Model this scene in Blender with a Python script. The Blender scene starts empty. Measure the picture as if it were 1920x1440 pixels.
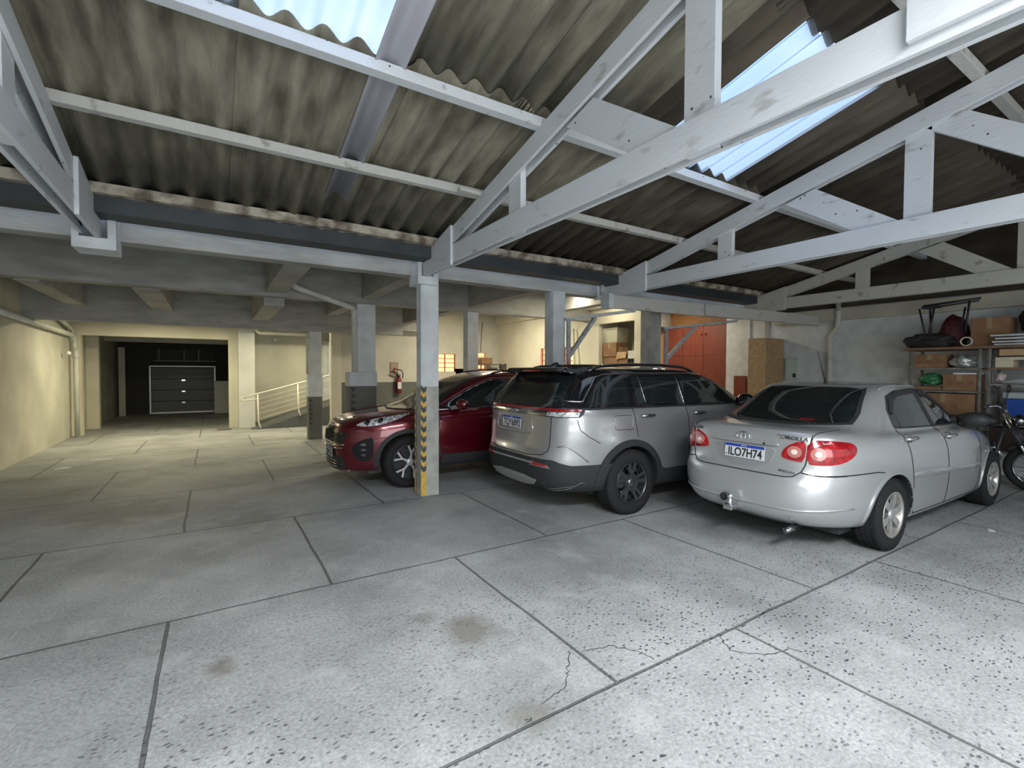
import bpy, bmesh, math, random
from mathutils import Vector, Matrix
from mathutils.bvhtree import BVHTree
from mathutils.geometry import delaunay_2d_cdt
R = math.radians
random.seed(7)
sc = bpy.context.scene
COL = sc.collection

# ------------------------------------------------------------------ camera
CAMH = 1.55
_d1 = Vector((1410, -18, 890.7)).normalized()      # world X seen from the camera (right, down, forward)
_d2 = Vector((-563, -26, 890.7)).normalized()      # world Y
_d2 = (_d2 - _d1 * _d2.dot(_d1)).normalized()
_d3 = _d1.cross(_d2)
if _d3.y > 0: _d3 = -_d3
right = Vector((_d1.x, _d2.x, _d3.x)); up = -Vector((_d1.y, _d2.y, _d3.y)); back = -Vector((_d1.z, _d2.z, _d3.z))
cam_data = bpy.data.cameras.new('camera'); cam = bpy.data.objects.new('camera', cam_data); COL.objects.link(cam)
cam.matrix_world = Matrix(((right.x, up.x, back.x, 0), (right.y, up.y, back.y, 0), (right.z, up.z, back.z, CAMH), (0, 0, 0, 1)))
cam_data.sensor_width = 36; cam_data.lens = 890.7 / 1920 * 36; cam_data.clip_start = .05; cam_data.clip_end = 200
sc.camera = cam

# ------------------------------------------------------------------ sky, exposure, daylight
world = bpy.data.worlds.new('sky'); sc.world = world; world.use_nodes = True
wn = world.node_tree; bg = wn.nodes['Background']
wn.nodes.remove(bg)
bg = wn.nodes.new('ShaderNodeBackground'); wn.links.new(bg.outputs[0], wn.nodes['World Output'].inputs[0])
tcw = wn.nodes.new('ShaderNodeTexCoord'); mpw = wn.nodes.new('ShaderNodeMapping'); nzw = wn.nodes.new('ShaderNodeTexNoise')
mpw.inputs['Scale'].default_value = (1.2, 1.2, 2.4); nzw.inputs['Scale'].default_value = 1.6; nzw.inputs['Detail'].default_value = 3
rpw = wn.nodes.new('ShaderNodeValToRGB')
rpw.color_ramp.elements[0].position = .42; rpw.color_ramp.elements[0].color = (.32, .50, .86, 1)
rpw.color_ramp.elements[1].position = .62; rpw.color_ramp.elements[1].color = (.92, .97, 1.0, 1)
wn.links.new(tcw.outputs['Generated'], mpw.inputs[0]); wn.links.new(mpw.outputs[0], nzw.inputs['Vector'])
wn.links.new(nzw.outputs['Fac'], rpw.inputs[0]); sxw = wn.nodes.new('ShaderNodeSeparateXYZ'); wn.links.new(tcw.outputs['Generated'], sxw.inputs[0])
mrw = wn.nodes.new('ShaderNodeMapRange'); mrw.inputs[1].default_value = .12; mrw.inputs[2].default_value = .45; wn.links.new(sxw.outputs['Z'], mrw.inputs[0])
mxw = wn.nodes.new('ShaderNodeMix'); mxw.data_type = 'RGBA'; mxw.inputs[6].default_value = (.42, .44, .43, 1); wn.links.new(mrw.outputs[0], mxw.inputs[0])
wn.links.new(rpw.outputs[0], mxw.inputs[7]); wn.links.new(mxw.outputs[2], bg.inputs[0])
bg.inputs[1].default_value = 1.45
sc.view_settings.view_transform = 'Standard'; sc.view_settings.look = 'None'
sc.view_settings.exposure = 0.25; sc.view_settings.gamma = 1.0; sc.view_settings.use_curve_mapping = False

def area(name, loc, rot, sx, sy, power, col, portal=False, spread=180):
    l = bpy.data.lights.new(name, 'AREA'); l.shape = 'RECTANGLE'; l.size = sx; l.size_y = sy; l.energy = power; l.color = col
    l.spread = R(spread)
    if portal: l.cycles.is_portal = True
    o = bpy.data.objects.new(name, l); COL.objects.link(o); o.location = loc; o.rotation_euler = rot
    return o
# daylight entering through the open yard side behind the photographer
area('daylight_yard_opening', (.6, -5.9, 1.7), (R(90), 0, 0), 7.0, 2.6, 215, (.98, .99, 1.0))
# added lamps under the rear slope, unseen, brightening the near floor and trusses
area('added_rear_slope_light', (.2, -1.75, 3.70), (R(-13), 0, 0), 2.8, 1.3, 960, (.96, .98, 1.0))
area('added_rear_slope_light', (4.2, -1.75, 3.70), (R(-13), 0, 0), 2.4, 1.3, 60, (.96, .98, 1.0))

# ------------------------------------------------------------------ materials
MATS = {}
def mat(name, col, rough=.6, metal=0, var=None, scale=3.0, bump=0, bscale=40, coat=0, spec=.5, emis=None, estr=0, detail=6, lo=.35, hi=.7, stretch=None, alpha=None, trans=0):
    if name in MATS: return MATS[name]
    m = bpy.data.materials.new(name); m.use_nodes = True; nt = m.node_tree; b = nt.nodes['Principled BSDF']
    b.inputs['Base Color'].default_value = (*col, 1); b.inputs['Roughness'].default_value = rough; b.inputs['Metallic'].default_value = metal
    b.inputs['Coat Weight'].default_value = coat; b.inputs['Coat Roughness'].default_value = .04
    b.inputs['Specular IOR Level'].default_value = spec; b.inputs['Transmission Weight'].default_value = trans
    if emis: b.inputs['Emission Color'].default_value = (*emis, 1); b.inputs['Emission Strength'].default_value = estr
    tc = nt.nodes.new('ShaderNodeTexCoord'); mp = nt.nodes.new('ShaderNodeMapping'); nt.links.new(tc.outputs['Object'], mp.inputs[0])
    if stretch: mp.inputs['Scale'].default_value = stretch
    if var:
        n = nt.nodes.new('ShaderNodeTexNoise'); n.inputs['Scale'].default_value = scale; n.inputs['Detail'].default_value = detail
        nt.links.new(mp.outputs[0], n.inputs['Vector'])
        r = nt.nodes.new('ShaderNodeValToRGB'); r.color_ramp.elements[0].position = lo; r.color_ramp.elements[1].position = hi
        r.color_ramp.elements[0].color = (*var, 1); r.color_ramp.elements[1].color = (*col, 1)
        nt.links.new(n.outputs['Fac'], r.inputs[0]); nt.links.new(r.outputs[0], b.inputs['Base Color'])
    if bump:
        n2 = nt.nodes.new('ShaderNodeTexNoise'); n2.inputs['Scale'].default_value = bscale; n2.inputs['Detail'].default_value = 4
        nt.links.new(mp.outputs[0], n2.inputs['Vector']); bp = nt.nodes.new('ShaderNodeBump'); bp.inputs['Strength'].default_value = bump
        bp.inputs['Distance'].default_value = .01
        nt.links.new(n2.outputs['Fac'], bp.inputs['Height']); nt.links.new(bp.outputs[0], b.inputs['Normal'])
    MATS[name] = m
    return m

def floor_material():
    m = bpy.data.materials.new('concrete_slabs'); m.use_nodes = True; nt = m.node_tree; L = nt.links; N = nt.nodes
    b = N['Principled BSDF']; b.inputs['Roughness'].default_value = .62
    tc = N.new('ShaderNodeTexCoord'); obj_ = tc.outputs['Object']
    def noise(s, d=5, rough=.55, vec=None):
        n = N.new('ShaderNodeTexNoise'); n.inputs['Scale'].default_value = s; n.inputs['Detail'].default_value = d; n.inputs['Roughness'].default_value = rough
        L.new(vec or obj_, n.inputs['Vector']); return n
    def ramp(inp, p0, c0, p1, c1):
        r = N.new('ShaderNodeValToRGB'); r.color_ramp.elements[0].position = p0; r.color_ramp.elements[1].position = p1
        r.color_ramp.elements[0].color = (*c0, 1) if isinstance(c0, tuple) else (c0, c0, c0, 1)
        r.color_ramp.elements[1].color = (*c1, 1) if isinstance(c1, tuple) else (c1, c1, c1, 1)
        L.new(inp, r.inputs[0]); return r.outputs[0]
    def mix(fac, a, bb, mode='MIX'):
        x = N.new('ShaderNodeMix'); x.data_type = 'RGBA'; x.blend_type = mode
        if isinstance(fac, float): x.inputs[0].default_value = fac
        else: L.new(fac, x.inputs[0])
        for s, v in ((6, a), (7, bb)):
            if isinstance(v, tuple): x.inputs[s].default_value = (*v, 1)
            else: L.new(v, x.inputs[s])
        return x.outputs[2]
    base = ramp(noise(.9, 7, .62).outputs['Fac'], .34, (.25, .257, .255), .66, (.43, .437, .435))
    fine = ramp(noise(55, 8, .8).outputs['Fac'], .36, .58, .62, 1.2)
    c = mix(1.0, base, fine, 'MULTIPLY')
    # worn patches where dark stones show through the cement
    v = N.new('ShaderNodeTexVoronoi'); v.inputs['Scale'].default_value = 24; v.inputs['Randomness'].default_value = 1
    mpv = N.new('ShaderNodeMapping'); mpv.inputs['Rotation'].default_value = (0, 0, .6); mpv.inputs['Scale'].default_value = (1, 1.9, 1)
    wob = noise(9, 2); vm = N.new('ShaderNodeVectorMath'); vm.operation = 'MULTIPLY_ADD'; vm.inputs[1].default_value = (.05, .05, 0)
    L.new(wob.outputs['Color'], vm.inputs[0]); L.new(obj_, vm.inputs[2]); L.new(vm.outputs[0], mpv.inputs[0]); L.new(mpv.outputs[0], v.inputs['Vector'])
    st = ramp(v.outputs['Distance'], .22, 1.0, .30, 0.0)
    pick = N.new('ShaderNodeSeparateColor'); L.new(v.outputs['Color'], pick.inputs[0])
    few = ramp(pick.outputs[0], .40, 0.0, .46, 1.0)
    # worn zone lies in the driving area nearest the open side
    sx = N.new('ShaderNodeSeparateXYZ'); L.new(obj_, sx.inputs[0])
    zy = N.new('ShaderNodeMapRange'); zy.inputs[1].default_value = 4.1; zy.inputs[2].default_value = 1.9; L.new(sx.outputs['Y'], zy.inputs[0])
    wear = ramp(noise(.8, 3).outputs['Fac'], .30, 0.1, .5, 1.0)
    ml = N.new('ShaderNodeMath'); ml.operation = 'MULTIPLY'; L.new(zy.outputs[0], ml.inputs[0]); L.new(wear, ml.inputs[1])
    m2 = N.new('ShaderNodeMath'); m2.operation = 'MULTIPLY'; L.new(ml.outputs[0], m2.inputs[0]); L.new(st, m2.inputs[1])
    m3 = N.new('ShaderNodeMath'); m3.operation = 'MULTIPLY'; L.new(m2.outputs[0], m3.inputs[0]); L.new(few, m3.inputs[1])
    c = mix(m3.outputs[0], c, (.045, .05, .055))
    # rusty brown stains
    for (sx_, sy_, rad_, amt) in ((1.30, 2.50, .17, .75), (1.13, 2.78, .09, .5), (.02, 2.86, .085, .8), (1.2, 1.72, .12, .6), (-.8, 6.6, .55, .6), (.3, 5.5, .35, .5), (2.4, 3.0, .5, .25)):
        vd = N.new('ShaderNodeVectorMath'); vd.operation = 'DISTANCE'; nv_ = noise(5, 4); va = N.new('ShaderNodeVectorMath'); va.operation = 'MULTIPLY_ADD'
        va.inputs[1].default_value = (rad_ * 1.6, rad_ * 1.6, 0); L.new(nv_.outputs['Color'], va.inputs[0]); L.new(obj_, va.inputs[2]); L.new(va.outputs[0], vd.inputs[0])
        vd.inputs[1].default_value = (sx_ + rad_ * .8, sy_ + rad_ * .8, 0)
        c = mix(ramp(vd.outputs['Value'], rad_ * .55, amt, rad_ * 1.25, 0.0), c, (.155, .145, .125))
    pale = ramp(noise(2.2, 8, .7).outputs['Fac'], .52, 0.0, .72, .55)
    c = mix(pale, c, (.50, .505, .50))
    stain = ramp(noise(1.7, 5, .6).outputs['Fac'], .68, 0.0, .80, .55)
    c = mix(stain, c, (.13, .115, .095))
    oil = ramp(noise(.55, 4, .6).outputs['Fac'], .60, 0.0, .76, .45)
    c = mix(oil, c, (.12, .12, .12))
    # joints between the poured slabs, rows staggered by half a slab
    br = N.new('ShaderNodeTexBrick'); br.offset = .5; br.offset_frequency = 2; br.squash = 1
    mb = N.new('ShaderNodeMapping'); mb.inputs['Location'].default_value = (-.74 + 1.94 * 8, -1.70 + 1.89 * 8, 0)
    wj = noise(1.6, 3); vj = N.new('ShaderNodeVectorMath'); vj.operation = 'MULTIPLY_ADD'; vj.inputs[1].default_value = (.035, .035, 0)
    L.new(wj.outputs['Color'], vj.inputs[0]); L.new(obj_, vj.inputs[2]); L.new(vj.outputs[0], mb.inputs[0])
    L.new(mb.outputs[0], br.inputs['Vector']); br.inputs['Scale'].default_value = 1; br.inputs['Brick Width'].default_value = 1.94; br.inputs['Row Height'].default_value = 1.89
    br.inputs['Mortar Size'].default_value = .011; br.inputs['Mortar Smooth'].default_value = .35
    br.inputs['Color1'].default_value = (1, 1, 1, 1); br.inputs['Color2'].default_value = (.90, .92, .92, 1); br.inputs['Mortar'].default_value = (.34, .35, .35, 1)
    c = mix(1.0, c, br.outputs['Color'], 'MULTIPLY')
    L.new(c, b.inputs['Base Color'])
    bp = N.new('ShaderNodeBump'); bp.inputs['Strength'].default_value = .35; bp.inputs['Distance'].default_value = .004
    L.new(fine, bp.inputs['Height']); b1 = N.new('ShaderNodeBump'); b1.inputs['Strength'].default_value = .8; b1.inputs['Distance'].default_value = .01; b1.invert = True
    L.new(br.outputs['Fac'], b1.inputs['Height']); L.new(bp.outputs[0], b1.inputs['Normal']); L.new(b1.outputs[0], b.inputs['Normal'])
    MATS['floor'] = m; return m

WHITE = mat('painted_white', (.62, .66, .68), .6, var=(.50, .53, .54), scale=5, bump=.25, bscale=18, lo=.3, hi=.62)
PALE = mat('painted_pale_wall', (.62, .63, .60), .7, var=(.52, .53, .50), scale=1.6, bump=.2, bscale=25)
CREAM = mat('painted_cream_wall', (.66, .63, .50), .7, var=(.55, .52, .41), scale=1.3, bump=.2, bscale=25)
DIRTY = mat('painted_weathered_wall', (.60, .585, .49), .75, var=(.44, .43, .36), scale=1.1, bump=.3, bscale=20)
DADO = mat('painted_grey_dado', (.125, .13, .115), .6, var=(.10, .105, .095), scale=3, bump=.15)
GREYC = mat('painted_light_grey', (.40, .40, .36), .65, var=(.26, .27, .25), scale=6, bump=.2)
CONC = mat('painted_concrete_soffit', (.39, .39, .365), .8, var=(.28, .28, .262), scale=2.2, bump=.5, bscale=14, stretch=(1, 1, 4))
WOOD = mat('white_painted_timber', (.66, .69, .72), .55, var=(.34, .34, .32), scale=11, bump=.3, bscale=45, lo=.24, hi=.38, detail=9, stretch=(1, .4, 1))
def nail_specks(m, sc_=13.0, pick_=.80):
    nt = m.node_tree; N = nt.nodes; L = nt.links; b = N['Principled BSDF']; src = b.inputs['Base Color'].links[0].from_socket
    tc = N.new('ShaderNodeTexCoord'); v = N.new('ShaderNodeTexVoronoi'); v.inputs['Scale'].default_value = sc_; L.new(tc.outputs['Object'], v.inputs['Vector'])
    lt = N.new('ShaderNodeMath'); lt.operation = 'LESS_THAN'; lt.inputs[1].default_value = .11; L.new(v.outputs['Distance'], lt.inputs[0])
    se = N.new('ShaderNodeSeparateColor'); L.new(v.outputs['Color'], se.inputs[0]); gt = N.new('ShaderNodeMath'); gt.operation = 'GREATER_THAN'; gt.inputs[1].default_value = pick_; L.new(se.outputs[0], gt.inputs[0])
    mu = N.new('ShaderNodeMath'); mu.operation = 'MULTIPLY'; L.new(lt.outputs[0], mu.inputs[0]); L.new(gt.outputs[0], mu.inputs[1])
    x = N.new('ShaderNodeMix'); x.data_type = 'RGBA'; L.new(mu.outputs[0], x.inputs[0]); L.new(src, x.inputs[6]); x.inputs[7].default_value = (.07, .065, .06, 1); L.new(x.outputs[2], b.inputs['Base Color'])
nail_specks(WOOD)
WOODW = mat('weathered_painted_timber', (.52, .52, .49), .65, var=(.20, .175, .14), scale=7, bump=.4, bscale=35, lo=.26, hi=.40, detail=9)
ROT = mat('rotting_painted_timber', (.46, .42, .34), .8, var=(.13, .10, .075), scale=6, bump=.8, bscale=25, lo=.40, hi=.60, detail=10)
SHEETD = mat('shaded_fibre_cement', (.095, .08, .058), .9, var=(.035, .028, .02), scale=3.2, bump=.5, bscale=30, lo=.32, hi=.68, detail=10, stretch=(2.2, .5, 1))  # browner SHEET copy, shade of the right-hand roof put into the colour
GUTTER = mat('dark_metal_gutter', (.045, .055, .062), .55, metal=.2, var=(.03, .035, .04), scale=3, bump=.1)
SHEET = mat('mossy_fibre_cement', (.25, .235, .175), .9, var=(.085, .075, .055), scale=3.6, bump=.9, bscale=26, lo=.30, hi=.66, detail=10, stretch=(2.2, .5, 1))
STEEL = mat('grey_painted_steel', (.42, .44, .44), .5, metal=.1, var=(.25, .26, .25), scale=10, lo=.3, hi=.5)
BLACK = mat('matt_black_plastic', (.022, .023, .025), .55)
GLOSSB = mat('gloss_black', (.006, .006, .008), .08, coat=1)
CHROME = mat('chrome', (.75, .76, .78), .12, metal=1)
DARKCHROME = mat('dark_chrome', (.25, .25, .26), .18, metal=1)
RUBBER = mat('tyre_rubber', (.016, .016, .017), .85, spec=.25)
PVC = mat('painted_pvc_pipe', (.60, .61, .56), .5, var=(.50, .50, .45), scale=4)
YEL = mat('hazard_yellow', (.55, .36, .04), .55, var=(.30, .22, .06), scale=14, lo=.3, hi=.5)
BLK = mat('hazard_black', (.025, .025, .027), .55, var=(.06, .06, .055), scale=14)
CARD = mat('brown_cardboard', (.27, .155, .08), .85, var=(.20, .11, .055), scale=5, bump=.2)
CARD2 = mat('light_cardboard', (.50, .35, .20), .85, var=(.42, .28, .15), scale=5, bump=.2)
INK = mat('dark_print', (.02, .02, .025), .6)
BLUEINK = mat('plate_blue_band', (.02, .055, .33), .5)
PLATE = mat('plate_white', (.62, .64, .66), .45)
REDWOOD = mat('red_brown_wood', (.20, .042, .020), .5, var=(.145, .028, .013), scale=3, stretch=(6, 6, .6), bump=.1)
OSB = mat('tan_packing_board', (.50, .34, .19), .8, var=(.37, .24, .12), scale=14, bump=.35, bscale=60)
DARK = mat('dark_clutter', (.02, .02, .022), .7, bump=.5, bscale=15)

# ------------------------------------------------------------------ mesh helpers
def new_obj(name, bm, m, parent=None, smooth=False, bevel=0, mats=None):
    me = bpy.data.meshes.new(name); bmesh.ops.recalc_face_normals(bm, faces=bm.faces); bm.to_mesh(me); bm.free()
    for mm in (mats or [m]): me.materials.append(mm)
    if smooth:
        for p in me.polygons: p.use_smooth = True
    o = bpy.data.objects.new(name, me); COL.objects.link(o)
    if parent: o.parent = parent
    if bevel:
        md = o.modifiers.new('edge', 'BEVEL'); md.width = bevel; md.segments = 2; md.limit_method = 'ANGLE'
    return o
def thing(name, label, cat, loc=(0, 0, 0), rz=0, group=None):
    o = bpy.data.objects.new(name, None); COL.objects.link(o); o.location = loc; o.rotation_euler = (0, 0, rz); o.empty_display_size = .1
    tag(o, label, cat, group); return o
def tag(o, label, cat, group=None, kind=None):
    o['label'] = label; o['category'] = cat
    if group: o['group'] = group
    if kind: o['kind'] = kind
    return o
def struct(name, bm, m, mats=None, parent=None, bevel=0, smooth=False):
    o = new_obj(name, bm, m, parent, mats=mats, bevel=bevel, smooth=smooth)
    if not parent: o['kind'] = 'structure'
    return o
def B(*boxes, bm=None, mi=0):
    bm = bm or bmesh.new()
    for (x0, x1, y0, y1, z0, z1) in boxes:
        vs = [bm.verts.new((x, y, z)) for x in (x0, x1) for y in (y0, y1) for z in (z0, z1)]
        for f in ((0, 1, 3, 2), (4, 6, 7, 5), (0, 4, 5, 1), (2, 3, 7, 6), (0, 2, 6, 4), (1, 5, 7, 3)):
            fc = bm.faces.new([vs[i] for i in f]); fc.material_index = mi
    return bm
def prism(poly, axis, a0, a1, bm=None, mi=0):
    """extrude a 2D polygon along axis 'x','y' or 'z' between a0 and a1"""
    bm = bm or bmesh.new()
    def P(p, a): return {'x': (a, p[0], p[1]), 'y': (p[0], a, p[1]), 'z': (p[0], p[1], a)}[axis]
    A = [bm.verts.new(P(p, a0)) for p in poly]; C = [bm.verts.new(P(p, a1)) for p in poly]
    n = len(poly); fs = [bm.faces.new(A), bm.faces.new(C[::-1])]
    for i in range(n): fs.append(bm.faces.new((A[i], C[i], C[(i + 1) % n], A[(i + 1) % n])))
    for f in fs: f.material_index = mi
    return bm
def bar(p, q, w, h, bm=None, upv=(0, 0, 1)):
    """rectangular bar from p to q, w across, h along up"""
    bm = bm or bmesh.new(); p = Vector(p); q = Vector(q); d = (q - p).normalized(); u = Vector(upv)
    s = d.cross(u).normalized(); u = s.cross(d).normalized()
    A = [bm.verts.new(p + s * a * w / 2 + u * b * h / 2) for a, b in ((-1, -1), (1, -1), (1, 1), (-1, 1))]
    C = [bm.verts.new(q + s * a * w / 2 + u * b * h / 2) for a, b in ((-1, -1), (1, -1), (1, 1), (-1, 1))]
    bm.faces.new(A); bm.faces.new(C[::-1])
    for i in range(4): bm.faces.new((A[i], C[i], C[(i + 1) % 4], A[(i + 1) % 4]))
    return bm
def tube(pts, r, seg=10, bm=None, closed=False, cap=True):
    bm = bm or bmesh.new(); pts = [Vector(p) for p in pts]; n = len(pts); rings = []; prev = None
    rr = r if isinstance(r, (list, tuple)) else [r] * n
    for i, p in enumerate(pts):
        if closed: d = (pts[(i + 1) % n] - pts[i - 1])
        else: d = (pts[min(i + 1, n - 1)] - pts[max(i - 1, 0)])
        d.normalize()
        if prev is None:
            a = Vector((0, 0, 1)) if abs(d.z) < .9 else Vector((1, 0, 0)); s = d.cross(a).normalized()
        else:
            s = prev - d * prev.dot(d)
            s = s.normalized() if s.length > 1e-6 else d.orthogonal().normalized()
        prev = s; t = d.cross(s)
        rings.append([bm.verts.new(p + (s * math.cos(2 * math.pi * k / seg) + t * math.sin(2 * math.pi * k / seg)) * rr[i]) for k in range(seg)])
    m = n if closed else n - 1
    for i in range(m):
        a, b = rings[i], rings[(i + 1) % n]
        for k in range(seg): bm.faces.new((a[k], a[(k + 1) % seg], b[(k + 1) % seg], b[k]))
    if not closed and cap: bm.faces.new(rings[0][::-1]); bm.faces.new(rings[-1])
    return bm
def fillet(pts, r=.05, n=4):
    pts = [Vector(p) for p in pts]; out = [pts[0]]
    for i in range(1, len(pts) - 1):
        a, b, c = pts[i - 1], pts[i], pts[i + 1]; u = (a - b).normalized(); v = (c - b).normalized()
        k = min(r, (a - b).length * .45, (c - b).length * .45); p0 = b + u * k; p1 = b + v * k
        for j in range(n + 1):
            t = j / n; out.append(p0 * (1 - t) ** 2 + b * 2 * t * (1 - t) + p1 * t * t)
    out.append(pts[-1]); return out
def lathe(prof, axis='y', seg=32, bm=None, mi=0, c=(0, 0, 0)):
    """profile of (along, radius)"""
    bm = bm or bmesh.new(); rings = []; c = Vector(c)
    for (a, r) in prof:
        ring = []
        for k in range(seg):
            t = 2 * math.pi * k / seg; u, v = r * math.cos(t), r * math.sin(t)
            p = {'x': (a, u, v), 'y': (u, a, v), 'z': (u, v, a)}[axis]
            ring.append(bm.verts.new(c + Vector(p)))
        rings.append(ring)
    for i in range(len(rings) - 1):
        for k in range(seg):
            f = bm.faces.new((rings[i][k], rings[i][(k + 1) % seg], rings[i + 1][(k + 1) % seg], rings[i + 1][k])); f.material_index = mi
    for ring in (rings[0], rings[-1]):
        f = bm.faces.new(ring); f.material_index = mi
    return bm
def text_obj(name, body, size, m, parent, loc, rot, depth=.0015, xscale=1.0, shear=0, align='CENTER', bold=0):
    c = bpy.data.curves.new('txt', 'FONT'); c.body = body; c.size = size; c.extrude = depth; c.align_x = align; c.align_y = 'CENTER'; c.shear = shear; c.offset = bold
    o = bpy.data.objects.new('txt', c); COL.objects.link(o); bpy.context.view_layer.update()
    me = bpy.data.meshes.new_from_object(o.evaluated_get(bpy.context.evaluated_depsgraph_get()))
    bpy.data.objects.remove(o); bpy.data.curves.remove(c)
    me.materials.clear(); me.materials.append(m); me.name = name
    for v in me.vertices: v.co.x *= xscale
    n = bpy.data.objects.new(name, me); COL.objects.link(n); n.parent = parent; n.location = loc; n.rotation_euler = rot
    return n
def copy_tree(o, parent=None):
    c = o.copy(); COL.objects.link(c)
    if parent is not None:
        c.parent = parent; c.matrix_parent_inverse = o.matrix_parent_inverse
    for ch in o.children: copy_tree(ch, c)
    return c

# ------------------------------------------------------------------ setting
struct('floor', B((-8, 14, -7, 24, -.2, 0)), floor_material())
TZ = lambda y: 4.2005 - .233 * y        # top of the truss top chords on the slope beyond the ridge
RIDGE = -.2
def roofz(y): return 4.30 - .233 * (y if y > RIDGE else 2 * RIDGE - y)
XR = 10.2
SKY_X = ((-.15, .95), (3.42, 4.62))
SKY_Y = (1.74, 3.16)
PITCH = .205
def corr(x): return .037 * math.cos(2 * math.pi * (x + .02) / PITCH)
def sheet_mesh(x0, x1, ys, lift=0, flip=False, step=PITCH / 10):
    bm = bmesh.new(); n = max(2, int(round((x1 - x0) / step))); rows = []
    for y, dz in ys:
        rows.append([bm.verts.new((x0 + (x1 - x0) * i / n, y, roofz(y) + corr(x0 + (x1 - x0) * i / n) + dz + lift)) for i in range(n + 1)])
    for a, b in zip(rows[:-1], rows[1:]):
        for i in range(n): bm.faces.new((a[i], a[i + 1], b[i + 1], b[i]))
    return bm
def add_solid(o, t):
    md = o.modifiers.new('thick', 'SOLIDIFY'); md.thickness = t; md.offset = 1
ROWS = [(5.42, 3.06), (3.16, 1.66), (1.74, RIDGE)]
def roofing():
    big = bmesh.new(); me_tmp = bpy.data.meshes.new('t')
    def add(x0, x1, ya, yb, lift):
        b = sheet_mesh(x0, x1, [(ya, 0), ((ya + yb) / 2, 0), (yb, 0)], lift)
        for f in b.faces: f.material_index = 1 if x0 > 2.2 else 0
        b.to_mesh(me_tmp); b.free(); big.from_mesh(me_tmp)
    X0, X1 = -6.0, XR + .1
    for s, (ya, yb) in enumerate(ROWS):
        xs = [X0, X1]
        if s == 1: xs = [X0, SKY_X[0][0], SKY_X[0][1], SKY_X[1][0], SKY_X[1][1], X1]
        for i in range(0, len(xs), 2):
            x = xs[i]
            while x < xs[i + 1] - .02:
                x2 = min(x + PITCH * 5, xs[i + 1]); k = int(round((x - X0) / (PITCH * 5)))
                add(x, min(x2 + .03, xs[i + 1]), ya, yb, .012 * s + (.012 if k % 2 else 0)); x = x2
    # the far slope falls away behind the photographer
    for s, (ya, yb) in enumerate(((RIDGE, -1.05), (-2.45, -5.8))): add(X0, X1, ya, yb, 0)
    for xa, xb in ((X0, -1.3), (1.9, 2.9), (5.5, X1)): add(xa, xb, -1.05, -2.45, 0)
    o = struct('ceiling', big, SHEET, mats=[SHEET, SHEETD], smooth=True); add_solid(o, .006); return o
roofing()
def glass_sheet():
    m = bpy.data.materials.new('translucent_roof_sheet'); m.use_nodes = True; nt = m.node_tree; N = nt.nodes; L = nt.links
    N.remove(N['Principled BSDF']); out = N['Material Output']
    tr = N.new('ShaderNodeBsdfTransparent'); tr.inputs[0].default_value = (.80, .88, .98, 1)
    lw = N.new('ShaderNodeLayerWeight'); lw.inputs[0].default_value = .5; cr = N.new('ShaderNodeValToRGB')
    cr.color_ramp.elements[0].position = .25; cr.color_ramp.elements[0].color = (.90, .96, 1, 1); cr.color_ramp.elements[1].position = .8; cr.color_ramp.elements[1].color = (.45, .60, .85, 1)
    L.new(lw.outputs['Facing'], cr.inputs[0]); L.new(cr.outputs[0], tr.inputs[0])
    tl = N.new('ShaderNodeBsdfTranslucent'); tl.inputs[0].default_value = (.82, .90, 1.0, 1)
    g = N.new('ShaderNodeBsdfGlossy'); g.inputs['Roughness'].default_value = .25; g.inputs[0].default_value = (.8, .85, .9, 1)
    m1 = N.new('ShaderNodeMixShader'); m1.inputs[0].default_value = .45; m2 = N.new('ShaderNodeMixShader'); m2.inputs[0].default_value = .06
    L.new(tr.outputs[0], m1.inputs[1]); L.new(tl.outputs[0], m1.inputs[2]); L.new(m1.outputs[0], m2.inputs[1]); L.new(g.outputs[0], m2.inputs[2]); L.new(m2.outputs[0], out.inputs[0])
    return m
GS = glass_sheet()
for (xa, xb), lab in zip(SKY_X, ('bluish translucent corrugated roof sheet above the driving lane, left of the nearest truss post', 'bright translucent corrugated roof sheet between the two nearest white trusses')):
    o = new_obj('skylight_sheet', sheet_mesh(xa - .02, xb + .02, [(SKY_Y[1] + .06, 0), (2.4, 0), (SKY_Y[0] - .05, 0)], .004), GS, smooth=True)
    tag(o, lab, 'skylight')
for xa, xb in ((-1.3, 1.9), (2.9, 5.5)):  # unseen sheets added above the rear slope lamps
    o = new_obj('skylight_sheet', sheet_mesh(xa - .02, xb + .02, [(-1.0, 0), (-2.5, 0)], .004), GS, smooth=True)
    tag(o, 'added unseen translucent roof sheet on the slope behind the photographer', 'skylight', 'added rear slope skylights')

o = struct('ceiling_strip', sheet_mesh(.90, 1.10, [(4.7, 0), (3.2, 0), (1.74, 0)], -.014), mat('grey_plastic_sheet', (.36, .36, .40), .5), smooth=True)
add_solid(o, .004)
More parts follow.
